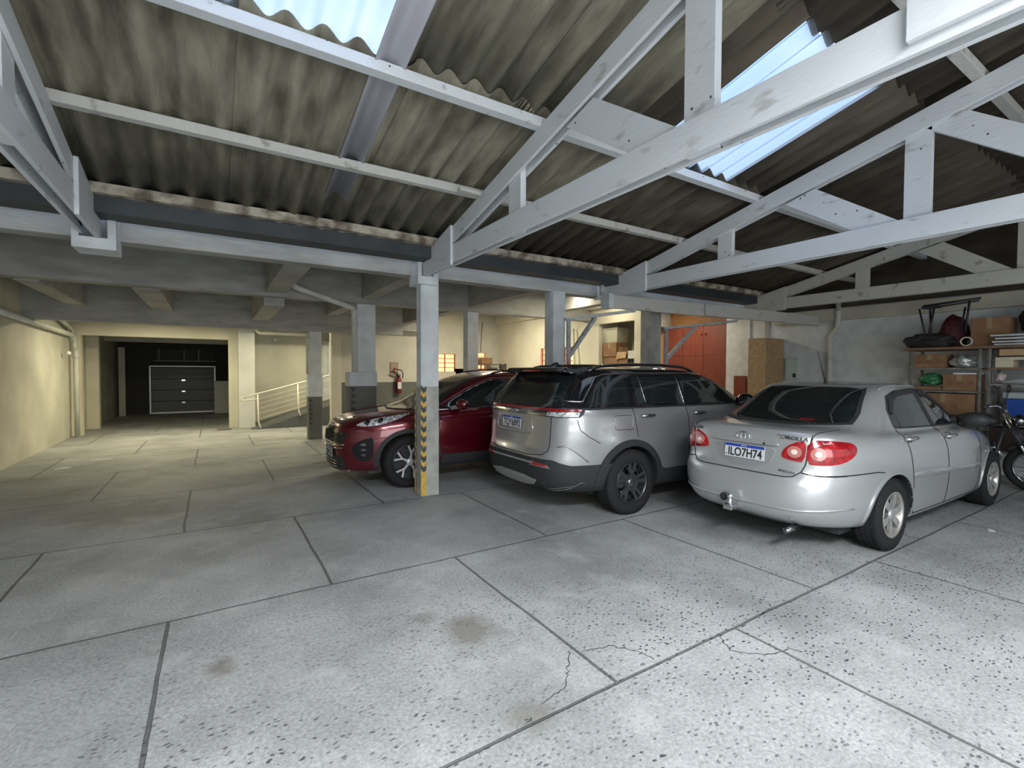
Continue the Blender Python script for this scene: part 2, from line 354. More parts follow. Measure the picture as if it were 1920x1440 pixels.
# purlins
def purlin(name, x0, x1, y, z0, w, h, m, label, wob=0):
    bm = bmesh.new(); n = 24; rings = []
    for i in range(n + 1):
        x = x0 + (x1 - x0) * i / n; j = (random.random() - .5) * wob; k = (random.random() - .5) * wob
        rings.append([bm.verts.new((x, y + a * w / 2 + k, z0 + b * h + j)) for a, b in ((-1, 0), (1, 0), (1, 1), (-1, 1))])
    for a, b in zip(rings[:-1], rings[1:]):
        for i in range(4): bm.faces.new((a[i], a[(i + 1) % 4], b[(i + 1) % 4], b[i]))
    bm.faces.new(rings[0]); bm.faces.new(rings[-1])
    return tag(new_obj(name, bm, m, bevel=.004), label, 'purlin')
purlin('roof_purlin', -6, XR, 5.16, TZ(5.16), .09, .085, ROT, 'rotting stained timber along the eave, resting just above the dark gutter', .012)
purlin('roof_purlin', -6, XR, 4.14, TZ(4.14), .075, .075, WOODW, 'weathered white roof timber, first one up the slope from the dark gutter', .005)
purlin('roof_purlin', -6, XR, 3.12, TZ(3.12), .085, .075, WOOD, 'white painted roof timber along the lower end of the two bright skylight sheets', .003)
purlin('roof_purlin', -6, XR, 1.28, TZ(1.28), .08, .075, WOODW, 'roof timber high up the slope above the upper ends of the skylight sheets', .004)
for y in (-.2, -1.0, -2.6, -5.3):
    o = purlin('roof_purlin', -6, XR, y, TZ(y if y > RIDGE else 2 * RIDGE - y) , .08, .07, WOODW, 'roof timber behind or above the photographer', .003); o['group'] = 'rear roof timbers'

# dark gutter along the eave
gp = [(5.20, 3.0), (5.20, 2.86), (5.46, 2.86), (5.46, 3.0), (5.44, 3.0), (5.44, 2.88), (5.22, 2.88), (5.22, 3.0)]
tag(new_obj('rain_gutter', prism(gp, 'x', -6, 10.1), GUTTER), 'long dark grey metal rain gutter running under the rotten eave timber', 'gutter')

# trusses
def plank(parent, name, poly, x0, x1, m=None):
    return new_obj(name, prism(poly, 'x', x0, x1), m or WOOD, parent, bevel=.003)
def truss(X, side, label, m=None, splice=True):
    m = m or WOOD
    t = thing('roof_truss', label, 'roof truss', (0, 0, 0))
    pl = ((X, X + .028), (X + .088, X + .116)) if side < 0 else ((X - .028, X), (X - .116, X - .088))
    web = (X + .030, X + .086) if side < 0 else (X - .086, X - .030)
    ye = 5.72; yo = 2 * RIDGE - ye
    zb = lambda y: 4.0275 - .233 * (y if y > RIDGE else 2 * RIDGE - y)
    zt = lambda y: zb(y) + .170
    for (a, b) in pl:
        plank(t, 'bottom_chord', [(yo, 2.725), (ye, 2.725), (ye, 2.915), (yo, 2.915)], a, b, m)
        plank(t, 'top_chord', [(RIDGE, zb(RIDGE)), (5.45, zb(5.45)), (5.45, zt(5.45)), (RIDGE, zt(RIDGE))], a, b, m)
        plank(t, 'top_chord', [(RIDGE, zb(RIDGE)), (yo + .27, zb(yo + .27)), (yo + .27, zt(yo + .27)), (RIDGE, zt(RIDGE))], a, b, m)
    for s in (1, -1):
        f = lambda y: y if s > 0 else 2 * RIDGE - y
        for yc, w in ((3.50, .19), (1.66, .19)):
            y0, y1 = yc - w / 2, yc + w / 2
            plank(t, 'post', [(f(y0), 2.74), (f(y1), 2.74), (f(y1), zt(y1) - .04), (f(y0), zt(y0) - .04)], *web, m)
        plank(t, 'diagonal_brace', [(f(2.80), 3.355), (f(2.50), 3.43), (f(1.62), 2.80), (f(1.92), 2.76)], *web, m)
        plank(t, 'diagonal_brace', [(f(1.64), 3.68), (f(1.42), 3.76), (f(.20), 2.80), (f(.45), 2.76)], *web, m)
    plank(t, 'king_post', [(RIDGE - .1, 2.74), (RIDGE + .1, 2.74), (RIDGE + .1, zt(0) - .02), (RIDGE - .1, zt(0) - .02)], *web, m)
    g = (X - .03, X) if side < 0 else (X, X + .03)
    plank(t, 'end_gusset', [(4.68, 2.69), (5.74, 2.69), (5.74, 2.90), (5.30, 2.975), (4.68, 3.112)], *g, m)
    if splice: plank(t, 'splice_board', [(-1.2, 2.765), (.735, 2.765), (.735, 2.93), (-1.2, 2.93)], *g, m)
    return t
t1 = truss(2.2, -1, 'nearest white timber roof truss, its end resting on the striped column')
t2 = truss(5.2, -1, 'white timber roof truss, second from the striped column, its end on the long white beam', splice=False)
t3 = truss(8.85, -1, 'greyish white timber roof truss, third and farthest from the striped column', WOODW, splice=False)
tL = truss(-.84, 1, 'white timber roof truss at the far left of the photo, over the driving lane', splice=False)
# U-shaped seats that hold the truss ends
def truss_seat(t, x0, x1, side):
    bm = B((x0, x1, 5.44, 5.75, 2.60, 2.70))
    B((x0, x0 + .05, 5.44, 5.75, 2.70, 2.86), bm=bm); B((x1 - .06, x1, 5.44, 5.75, 2.70, 2.92), bm=bm)
    return new_obj('end_seat', bm, WHITE, t, bevel=.004)
truss_seat(tL, -1.0, -.70, 1)
truss_seat(t1, 2.10, 2.36, -1)

# ------------------------------------------------------------------ concrete columns
def chevrons(x0, x1, z0, z1, y, step=.085, bm=None, axis='y', sl=.03):
    bm = bm or bmesh.new(); z = z0
    while z < z1 - .05:
        h = step * .52
        poly = [(x0, z + sl), ((x0 + x1) / 2, z), (x1, z + sl * .6), (x1, z + h + sl * .6), ((x0 + x1) / 2, z + h), (x0, z + h + sl)]
        if axis == 'y': prism(poly, 'y', y - .0025, y, bm=bm)
        else: prism(poly, 'x', y - .0025, y, bm=bm)
        z += step
    return bm
def column(x0, x1, y0, y1, ztop, zpaint, label, collar=None, tape=None, grey=GREYC, upper=WHITE):
    c = thing('concrete_column', label, 'column'); c['kind'] = 'thing'
    new_obj('column_shaft', B((x0, x1, y0, y1, zpaint, ztop)), upper, c, bevel=.008)
    if collar:
        cx0, cx1, cy0, cz0, cz1 = collar
        new_obj('column_collar', B((cx0, cx1, cy0, y1 + .02, cz0, cz1)), upper, c, bevel=.006)
        new_obj('painted_base', B((cx0 + .01, cx1 - .01, cy0 + .01, y1 + .01, 0, zpaint)), grey, c, bevel=.006)
    else:
        new_obj('painted_base', B((x0 - .003, x1 + .003, y0 - .003, y1 + .003, 0, zpaint)), grey, c, bevel=.01)
    return c
c1 = column(2.16, 2.395, 5.50, 5.655, 2.95, 1.35, 'white concrete column with yellow and black hazard stripes, before the dark red car')
ty = 5.497
tb = bmesh.new(); B((2.157, 2.225, ty - .003, ty, .02, 1.35), bm=tb)
tp = new_obj('hazard_tape', tb, YEL, c1); new_obj('tape_chevrons', chevrons(2.157, 2.225, .30, 1.35, ty - .003, .122, sl=.045), BLK, tp)
tb = B((2.154, 2.157, 5.665, 5.705, .02, 1.35)); tp = new_obj('hazard_tape', tb, YEL, c1)
new_obj('tape_chevrons', chevrons(5.665, 5.705, .30, 1.35, 2.154, .115, axis='x'), BLK, tp)
c2 = column(1.86, 2.11, 11.42, 11.64, 2.43, .96, 'grey column base with black dashes beside the ramp, white collar and drain pipe above', collar=(1.815, 2.12, 11.37, .96, 1.46), grey=DADO)
new_obj('tape_chevrons', chevrons(1.83, 1.90, .34, .93, 11.379, .10), BLK, c2)
p2 = column(2.15, 2.47, 8.45, 8.70, 2.72, 1.28, 'white column with a boxed pipe collar and dark grey base behind the red car bonnet', collar=(2.00, 2.48, 8.40, 1.28, 1.53), grey=DADO)
new_obj('tape_chevrons', chevrons(2.03, 2.10, .5, 1.26, 8.409, .115), BLK, p2)
column(4.26, 4.50, 8.38, 8.58, 2.72, 1.3, 'slim white column behind the dark red car, right of the striped column', grey=GREYC)
c3 = column(4.24, 4.46, 5.58, 5.80, 2.73, 1.3, 'white column with a steel bracket rising behind the silver and black car')
c4 = column(6.30, 6.55, 5.58, 5.80, 2.73, 1.3, 'grey column with a steel bracket left of the red-brown cupboard', upper=GREYC)
# pipes on the columns
def pipe(name, pts, r, m, label, cat='pipe', fr=.06, rings=()):
    o = new_obj(name, tube(fillet(pts, fr), r, 14), m, smooth=True); tag(o, label, cat)
    for (p, d) in rings:
        new_obj('pipe_collar', tube([Vector(p) - Vector(d) * .04, Vector(p) + Vector(d) * .04], r * 1.18, 14), m, o, smooth=True)
    return o
pipe('drain_pipe', [(1.09, 8.1, 3.0), (1.09, 8.1, 2.86), (2.075, 8.36, 2.62), (2.075, 8.36, 1.53)], .045, PVC, 'white drain pipe sloping under the slab and down the column behind the red car', rings=[((2.075, 8.36, 2.56), (0, 0, 1))])
pipe('drain_pipe', [(.93, 13.2, 2.54), (.99, 13.1, 2.46), (1.805, 11.34, 2.345), (1.805, 11.34, 1.46)], .04, PVC, 'cream drain pipe bending down the column beside the ramp', rings=[((1.805, 11.34, 2.25), (0, 0, 1))])
pipe('drain_pipe', [(-2.66, 9.6, 2.42), (-2.66, 14.45, 2.33), (-2.66, 14.62, 2.20), (-2.66, 14.62, 2.03), (-2.62, 14.50, 1.95), (-2.62, 14.50, .0)], .05, PVC, 'cream drain pipe running along the left wall then down to the floor', rings=[((-2.62, 14.5, 1.85), (0, 0, 1))])
pipe('drain_pipe', [(-2.66, 13.2, 2.9), (-2.66, 13.3, 2.62), (-2.66, 14.35, 2.46), (-2.66, 14.55, 2.30)], .04, PVC, 'short cream branch pipe joining the wall pipe under the beam')
# steel brackets
def bracket(col, x, y, xe, ye, z0, z1):
    b = thing('steel_bracket', col[0], 'bracket')
    new_obj('arm', bar((x, y, z0), (xe, ye, z1), .05, .045), STEEL, b, bevel=.003)
    new_obj('upright', bar((x + .03, y - .03, z0), (x + .03, y - .03, 1.62), .05, .05, upv=(1, 0, 0)), STEEL, b, bevel=.003)
    xm, ym = x + (xe - x) * .42, y + (ye - y) * .42
    new_obj('strut', bar((xm, ym, z0 + (z1 - z0) * .4 - .02), (x + .05, y - .03, 1.78), .05, .06, upv=(0, 1, 0)), STEEL, b, bevel=.003)
bracket(('grey steel bracket on the column behind the silver and black car roof',), 4.42, 5.52, 5.42, 5.10, 2.32, 2.475)
bracket(('grey steel bracket in front of the red-brown cupboard',), 6.60, 5.55, 8.02, 5.10, 2.30, 2.475)
# long white beam under the truss ends
lb = thing('timber_beam', 'long white timber beam under the truss ends, running from the bracket to the right wall', 'beam')
lb['kind'] = 'thing'
new_obj('beam_board', bar((5.02, 5.27, 2.605), (8.0, 5.0, 2.59), .06, .20), WOODW, lb, bevel=.004)
new_obj('beam_board', bar((7.0, 5.04, 2.59), (10.15, 4.73, 2.57), .06, .19), WOODW, lb, bevel=.004)
new_obj('end_block', B((4.96, 5.06, 5.18, 5.36, 2.49, 2.71)), WHITE, lb, bevel=.004)
pipe('vent_pipe', [(5.02, 5.40, 2.71), (5.02, 5.40, 2.90)], .035, STEEL, 'short vertical grey pipe joining the gutter at the second truss end')

# ------------------------------------------------------------------ concrete slab and beams
CB = CONC
def beam(*b): return struct('ceiling_beam', B(b), CB, bevel=.008)
struct('ceiling_slab', B((-6, 14, 5.64, 24, 3.32, 3.5)), CONC)
struct('ceiling_slab', B((-6, 14, 14.8, 24, 2.95, 3.1)), CONC)
beam(-6, 12, 5.66, 5.86, 2.73, 3.33)
beam(-6, 12, 8.36, 8.60, 2.72, 3.33)
beam(-6, 4.0, 11.4, 11.66, 2.43, 3.33)
beam(-6, 6, 14.0, 14.25, 2.68, 3.33)
for y0, y1, z in ((5.86, 8.36, 2.78), (8.60, 11.4, 2.60), (11.66, 14.0, 2.62)):
    beam(.72, 1.02, y0, y1, z, 3.33)
for y0, y1, z in ((8.60, 11.4, 2.70), (11.66, 14.0, 2.72)):
    beam(-.95, -.62, y0, y1, z, 3.33); beam(-2.15, -1.9, y0, y1, z, 3.33)
for x in (2.2, 4.26):
    for y0, y1 in ((5.86, 8.36), (8.60, 12.4)): beam(x, x + .22, y0, y1, 2.80, 3.33)
beam(6.32, 6.54, 5.86, 8.4, 2.85, 3.33)
beam(2.60, 5.0, 12.1, 12.3, 2.60, 2.92)

# ------------------------------------------------------------------ walls
struct('wall_left', B((-2.95, -2.75, 5.7, 22, 0, 3.4)), DIRTY)
struct('wall_left', B((-6.2, -6.0, -7, 5.8, 0, 3.4)), PALE)
struct('wall_left', B((-6.0, -2.75, 5.7, 5.9, 0, 3.4)), PALE)
# lane end: piers, lintel over the passage
struct('wall_back', B((-2.95, -2.58, 14.76, 15.0, 0, 2.36)), CREAM)
struct('wall_back', B((-2.95, .75, 14.75, 15.0, 2.36, 3.35)), CREAM)
struct('wall_back', B((.38, .60, 14.74, 15.05, 0, 2.36)), CREAM, bevel=.01)
struct('wall_back', B((.60, .99, 14.6, 15.7, 0, 3.35)), PALE, bevel=.01)
struct('wall_back', B((-2.75, -2.50, 16.3, 16.5, 0, 2.5)), CREAM)
struct('wall_back', B((-2.75, 2.0, 21.2, 21.4, 0, 3.0)), mat('unlit_passage_wall', (.04, .04, .038), .85))  # darkness of the passage put into the wall colour
struct('wall_right', B((.75, .95, 15.7, 21.4, 0, 3.0)), DIRTY)
struct('trim_1', B((-2.75, .75, 18.8, 19.0, 2.42, 2.95)), DIRTY)
# ramp side
struct('wall_back', B((.95, 3.12, 15.7, 15.9, 0, 3.35)), DIRTY)
struct('wall_back', B((3.45, 5.2, 15.7, 15.9, 0, 3.35)), DIRTY)
struct('wall_back', B((3.12, 3.45, 15.7, 15.9, 2.45, 3.35)), DIRTY)
struct('wall_back', B((2.52, 2.76, 12.4, 12.65, 0, 3.35)), CREAM, bevel=.01)
struct('wall_back', B((2.70, 4.9, 12.5, 12.7, 1.25, 3.35)), DIRTY)
struct('baseboard_back', B((2.70, 7.4, 12.49, 12.71, 0, 1.25)), DADO)
# piece of wall around the two lit windows
WALLW = [(4.9, 5.42, 1.25, 1.53), (4.9, 5.42, 2.04, 3.35), (5.42 + .55, 6.70, 1.25, 1.62), (6.7, 7.4, 1.25, 1.62), (5.97, 6.50, 1.25, 3.35), (6.5, 6.98, 2.10, 3.35), (6.98, 7.4, 1.25, 3.35), (5.42, 5.97, 1.25, 1.53), (5.42, 5.97, 2.04, 3.35)]
bmw = bmesh.new()
for a, b, c, d in WALLW: B((a, b, 12.5, 12.7, c, d), bm=bmw)
B((4.9, 5.42, 12.5, 12.7, 1.53, 2.04), bm=bmw)
struct('wall_back', bmw, DIRTY)
# cream store room wall with two small windows and an alcove
XC = 7.4
bmw = bmesh.new()
for y0, y1, z0, z1 in ((10.3, 12.7, 0, 2.96), (10.3, 8.95, 0, 1.35), (10.3, 8.95, 2.16, 2.96), (8.95, 8.05, 0, 2.96), (8.05, 6.98, 0, 1.66), (8.05, 6.98, 2.62, 2.96), (6.98, 6.78, 0, 2.96)):
    B((XC, XC + .15, min(y0, y1), max(y0, y1), z0, z1), bm=bmw)
B((XC, XC + .15, 9.35, 9.85, 1.35, 2.16), bm=bmw)
struct('wall_right', bmw, CREAM)
struct('wall_right', B((XC, XC + .5, 6.75, 6.78, 0, 3.3)), WHITE)
struct('wall_right', B((XC + .62, XC + .72, 6.9, 12.7, 0, 3.0)), CREAM)
struct('wall_right', B((XC + .15, XC + .65, 8.05, 8.1, 1.2, 2.9), (XC + .15, XC + .65, 6.93, 6.98, 1.2, 2.9)), CREAM)
struct('ceiling_beam', B((XC - .1, XC + .75, 6.8, 12.7, 2.96, 3.33)), CREAM)
struct('trim_2', B((XC - .03, XC + .62, 6.99, 8.04, 1.60, 1.64)), WHITE)
# right wall
struct('wall_right', B((XR, XR + .2, -7, 6.15, 0, 2.80)), WHITE)
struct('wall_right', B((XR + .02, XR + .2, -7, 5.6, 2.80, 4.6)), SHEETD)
struct('wall_right', B((XR, XR + .2, 5.6, 6.15, 2.80, 3.4)), WHITE)
struct('wall_right', B((XR - .04, XR + .2, 6.15, 6.72, 0, 3.4)), WHITE)
struct('wall_right', B((XR, XR + .2, 8.66, 12.7, 0, 3.4), (XR, XR + .2, 6.72, 8.66, 3.25, 3.4)), WHITE)
struct('wall_back', B((XC + .5, XR + .2, 8.70, 8.9, 0, 3.4)), WHITE)
struct('wall_beam', B((XR - .10, XR, -6, 5.6, 2.55, 2.78)), DIRTY, bevel=.01)

# lit openings: late sun on a brick wall outside
ORANGE = mat('sunlit_window_glow', (.9, .45, .25), .6, emis=(1.0, .36, .15), estr=2.1)
def lit_window(name, poly_axis, x0, x1, y0, y1, z0, z1, n):
    o = struct(name, B((x0, x1, y0, y1, z0, z1)), ORANGE)
    FR = mat('red_window_bars', (.22, .07, .045), .6)
    bm = bmesh.new()
    if poly_axis == 'y':
        for k in range(n + 1):
            z = z0 + (z1 - z0) * k / n; B((x0, x1, y0 - .04, y0 - .01, z - .009, z + .009), bm=bm)
        for k in (0, .45, 1): xx = x0 + (x1 - x0) * k; B((xx - .011, xx + .011, y0 - .045, y0 - .01, z0, z1), bm=bm)
    else:
        for k in range(n + 1):
            z = z0 + (z1 - z0) * k / n; B((x0 - .04, x0 - .01, y0, y1, z - .009, z + .009), bm=bm)
        for k in (0, .5, 1): yy = y0 + (y1 - y0) * k; B((x0 - .045, x0 - .01, yy - .012, yy + .012, z0, z1), bm=bm)
    new_obj('window_frame', bm, FR, o)
lit_window('window_1', 'y', 5.42, 5.97, 12.62, 12.66, 1.53, 2.04, 4)
lit_window('window_2', 'y', 6.50, 6.98, 12.62, 12.66, 1.62, 2.10, 4)
lit_window('window_3', 'x', XC + .10, XC + .14, 9.85, 10.3, 1.35, 2.16, 5)
lit_window('window_4', 'x', XC + .10, XC + .14, 8.95, 9.35, 1.35, 2.12, 5)

# ------------------------------------------------------------------ warm lamps of the covered lanes
TUBE = mat('lit_tube', (1, .95, .8), .5, emis=(1.0, .90, .62), estr=9)
def tube_lamp(x, y, z, label, power, col=(1.0, .90, .60), rz=0):
    t = thing('ceiling_light', label, 'ceiling light', (x, y, z), rz)
    new_obj('lamp_housing', B((-.62, .62, -.05, .05, .02, .07)), WHITE, t, bevel=.004)
    new_obj('light_tube', tube([(-.58, 0, 0), (.58, 0, 0)], .014, 10), TUBE, t, smooth=True)
    l = bpy.data.lights.new('tube_light', 'AREA'); l.shape = 'RECTANGLE'; l.size = 1.2; l.size_y = .1; l.energy = power; l.color = col
    o = bpy.data.objects.new('tube_light', l); COL.objects.link(o); o.parent = t; o.location = (0, 0, -.03)
    return t
tube_lamp(-.9, 12.9, 2.70, 'fluorescent tube light under the slab over the lane end', 88)
tube_lamp(2.3, 13.6, 2.80, 'fluorescent tube light under the slab above the ramp', 60)
tube_lamp(5.5, 10.0, 3.20, 'fluorescent tube light above the cream store wall', 120, (1.0, .90, .68))
tube_lamp(9.0, 7.7, 3.18, 'fluorescent tube light above the red-brown cupboard', 34, (1.0, .86, .66))
tube_lamp(6.35, 7.4, 3.17, 'added tube light brightening the cream storage alcove', 45, (1.0, .90, .68))  # hidden lamp added to brighten the alcove

# ================================================================== cars
def car_paint(name, col, rough=.32, metal=.75, coat=1.0):
    m = mat(name, col, rough, metal, coat=coat); return m
GLASS = mat('tinted_car_glass', (.010, .014, .015), .03, spec=.6, coat=1)
LENS = mat('clear_lamp_lens', (.78, .80, .82), .18, metal=.3, coat=1, var=(.25, .25, .27), scale=28, lo=.4, hi=.6)
REDLENS = mat('red_lamp_lens', (.42, .008, .014), .15, coat=1, var=(.22, .003, .007), scale=22, lo=.4, hi=.6)
PINKLENS = mat('round_lamp_lens', (.48, .17, .14), .2, coat=1)
SEAM = mat('panel_gap', (.008, .008, .009), .8)

CARS = {}
def ring_pts(r, L, N=26):
    """half outline (y>=0) of one height layer, from the rear centre to the front centre"""
    xr, zr, xf, zf, w, zs, nr, nf, tr, tf, pr, pf = r[:12]
    xm = (xr + xf) / 2 + (r[12] if len(r) > 12 else 0); out = []
    M = 360
    for k in range(M + 1):
        t = k / M * math.pi
        c, s = math.cos(t), math.sin(t)
        n = nr if c > 0 else nf; a = (xm - xr) if c > 0 else (xf - xm)
        u = abs(c) ** (2 / n); v = abs(s) ** (2 / n)
        x = xm - (a * u if c > 0 else -a * u)
        y = w * v * (1 - (tr if c > 0 else tf) * u ** 3)
        zc = zr if c > 0 else zf; p = pr if c > 0 else pf
        z = zs + (zc - zs) * u ** p
        out.append(Vector((x, y, z)))
    # resample: even steps with extra points where the outline turns
    cum = [0.0]
    for i in range(1, len(out)):
        d = (out[i] - out[i - 1]); turn = 0
        if 1 < i < len(out) - 1:
            e = out[i + 1] - out[i]
            if d.length > 1e-9 and e.length > 1e-9: turn = d.angle(e)
        cum.append(cum[-1] + d.length + .55 * turn)
    res = []; j = 0
    for k in range(N + 1):
        s_ = cum[-1] * k / N
        while j < len(cum) - 2 and cum[j + 1] < s_: j += 1
        f = (s_ - cum[j]) / max(1e-9, cum[j + 1] - cum[j]); p = out[j].lerp(out[j + 1], min(1, max(0, f))); res.append((p.x, p.y, p.z))
    res[0] = (res[0][0], 0, res[0][2]); res[-1] = (res[-1][0], 0, res[-1][2])
    return res
def build_body(rings, N=34, sub=2):
    bm = bmesh.new(); V = []
    for r in rings:
        half = ring_pts(r, None, N)
        full = [bm.verts.new(p) for p in half] + [bm.verts.new((x, -y, z)) for (x, y, z) in half[-2:0:-1]]
        V.append(full)
    n = len(V[0])
    for a, b in zip(V[:-1], V[1:]):
        for i in range(n): bm.faces.new((a[i], a[(i + 1) % n], b[(i + 1) % n], b[i]))
    # close the top and the underside across the car
    for ring in (V[0], V[-1]):
        h = n // 2
        for i in range(h):
            a, b = ring[i], ring[(i + 1)]
            c, d = ring[(n - i - 1) % n], ring[(n - i) % n]
            vs = []
            for v in (a, b, c, d):
                if v not in vs: vs.append(v)
            if len(vs) >= 3:
                try: bm.faces.new(vs)
                except ValueError: pass
    bmesh.ops.recalc_face_normals(bm, faces=bm.faces)
    me = bpy.data.meshes.new('body'); bm.to_mesh(me); bm.free()
    o = bpy.data.objects.new('body', me); COL.objects.link(o)
    md = o.modifiers.new('s', 'SUBSURF'); md.levels = sub; md.render_levels = sub
    bpy.context.view_layer.update()
    me2 = bpy.data.meshes.new_from_object(o.evaluated_get(bpy.context.evaluated_depsgraph_get()))
    o.modifiers.clear(); o.data = me2; me2.name = 'body'
    return o
class Surf:
    """ray casting against the unperforated body, answering with smooth normals"""
    def __init__(s, me):
        s.co = [v.co.copy() for v in me.vertices]; s.no = [v.normal.copy() for v in me.vertices]; s.f = [tuple(p.vertices) for p in me.polygons]
        s.t = BVHTree.FromPolygons(s.co, s.f)
    def ray_cast(s, o, d):
        h = s.t.ray_cast(o, d)
        if h[0] is None: return h
        n = Vector(); 
        for i in s.f[h[2]]:
            n += s.no[i] / max(1e-5, (s.co[i] - h[0]).length ** 2)
        return (h[0], n.normalized(), h[2], h[3])
def bvh_of(me): return Surf(me)
VIEW = {'R': (Vector((0, 1, 0)), Vector((1, 0, 0)), Vector((0, 0, 1))), 'L': (Vector((0, -1, 0)), Vector((1, 0, 0)), Vector((0, 0, 1))),
        'B': (Vector((1, 0, 0)), Vector((0, 1, 0)), Vector((0, 0, 1))), 'F': (Vector((-1, 0, 0)), Vector((0, 1, 0)), Vector((0, 0, 1))),
        'T': (Vector((0, 0, -1)), Vector((1, 0, 0)), Vector((0, 1, 0)))}
def smooth_poly(p, n=3, it=2):
    for _ in range(it):
        q = []
        for i in range(len(p)):
            a, b = p[i], p[(i + 1) % len(p)]
            q += [(a[0] * .75 + b[0] * .25, a[1] * .75 + b[1] * .25), (a[0] * .25 + b[0] * .75, a[1] * .25 + b[1] * .75)]
        p = q
    return p
def inside(pt, poly):
    x, y = pt; c = False; j = len(poly) - 1
    for i in range(len(poly)):
        xi, yi = poly[i]; xj, yj = poly[j]
        if (yi > y) != (yj > y) and x < (xj - xi) * (y - yi) / (yj - yi) + xi: c = not c
        j = i
    return c
def patch(car, name, poly, view, m, off=.004, step=.05, rnd=0, thick=.012, bulge=0, parent=None, far=3.0, label=None):
    """a panel that follows the body surface, outlined in the side, rear, front or top view"""
    d, ux, uy = view if isinstance(view, tuple) else VIEW[view]
    if rnd: poly = smooth_poly(poly, it=rnd)
    # subdivide the outline
    bd = []
    for i in range(len(poly)):
        a, b = Vector(poly[i]), Vector(poly[(i + 1) % len(poly)]); k = max(1, int((b - a).length / step))
        bd += [a.lerp(b, j / k) for j in range(k)]
    xs = [p.x for p in bd]; ys = [p.y for p in bd]; pts = list(bd); nb = len(bd); bdt = [(p.x, p.y) for p in bd]
    yy = min(ys) + step * .5
    while yy < max(ys):
        xx = min(xs) + step * .5
        while xx < max(xs):
            if inside((xx, yy), bdt) and min((Vector((xx, yy)) - q).length for q in bd) > step * .45: pts.append(Vector((xx, yy)))
            xx += step
        yy += step
    v2, e2, f2, *_ = delaunay_2d_cdt(pts, [(i, (i + 1) % nb) for i in range(nb)], [], 1, 1e-5)
    bm = bmesh.new(); tv = []; nv = []
    hits = []
    for p in v2:
        o_ = ux * p.x + uy * p.y - d * far
        h = car['bvh'].ray_cast(o_, d)
        hits.append((h[0], h[1]) if h[0] is not None else None)
    good = [h for h in hits if h]
    if not good: bm.free(); return None
    for i, p in enumerate(v2):
        h = hits[i]
        if not h:
            j = min((k for k in range(len(v2)) if hits[k]), key=lambda k: (v2[k] - p).length); h = hits[j]
        n = h[1] if h[1].dot(d) < 0 else -h[1]
        e = 0
        if bulge:
            dist = min((p - q).length for q in bd); e = bulge * min(1, dist / .06)
        tv.append(bm.verts.new(h[0] + n * (off + e))); nv.append((h[0], n))
    for f in f2:
        try: bm.faces.new([tv[i] for i in f])
        except ValueError: pass
    edges = [e for e in bm.edges if len(e.link_faces) == 1]
    inner = {}; outer = {}; idx = {v: i for i, v in enumerate(tv)}
    for e in edges:
        for v in e.verts:
            if v not in inner:
                i = idx[v]; inner[v] = bm.verts.new(nv[i][0] - nv[i][1] * thick); outer[v] = bm.verts.new(v.co)
    for e in edges:
        try: bm.faces.new((outer[e.verts[0]], outer[e.verts[1]], inner[e.verts[1]], inner[e.verts[0]]))
        except ValueError: pass
    bm.verts.index_update()
    me = bpy.data.meshes.new(name); bmesh.ops.recalc_face_normals(bm, faces=bm.faces)
    for f in bm.faces:
        if len(f.verts) == 3:
            i = f.verts[0].index
            if i < len(nv) and f.normal.dot(nv[i][1]) < 0: f.normal_flip()
    bm.to_mesh(me); bm.free(); me.materials.append(m)
    for p in me.polygons: p.use_smooth = len(p.vertices) == 3
    if not bulge:
        cn = [nv[i][1] if i < len(nv) else Vector((0, 0, 0)) for i in range(len(me.vertices))]
        try: me.normals_split_custom_set_from_vertices([tuple(n) for n in cn])
        except Exception: pass
    o = bpy.data.objects.new(name, me); COL.objects.link(o); o.parent = parent or car['root']
    if label: o['label'] = label
    return o
def on_body(car, a, b, view, off=.0, far=3.0):
    d, ux, uy = view if isinstance(view, tuple) else VIEW[view]
    h = car['bvh'].ray_cast(ux * a + uy * b - d * far, d)
    if h[0] is None: return None, None
    n = h[1] if h[1].dot(d) < 0 else -h[1]
    return h[0] + n * off, n
def strip(car, name, line, view, m, r=.004, off=0, parent=None, seg=6, step=.03, flat=None):
    """a thin bead that follows the body along a line drawn in a view"""
    pts = []
    for a, b in zip(line[:-1], line[1:]):
        k = max(1, int(math.dist(a, b) / step))
        for j in range(k):
            t = j / k; p, n = on_body(car, a[0] + (b[0] - a[0]) * t, a[1] + (b[1] - a[1]) * t, view, off, 8)
            if p is not None: pts.append(p)
    p, n = on_body(car, line[-1][0], line[-1][1], view, off, 8)
    if p is not None: pts.append(p)
    if len(pts) < 2: return None
    return new_obj(name, tube(pts, r, seg), m, parent or car['root'], smooth=True)
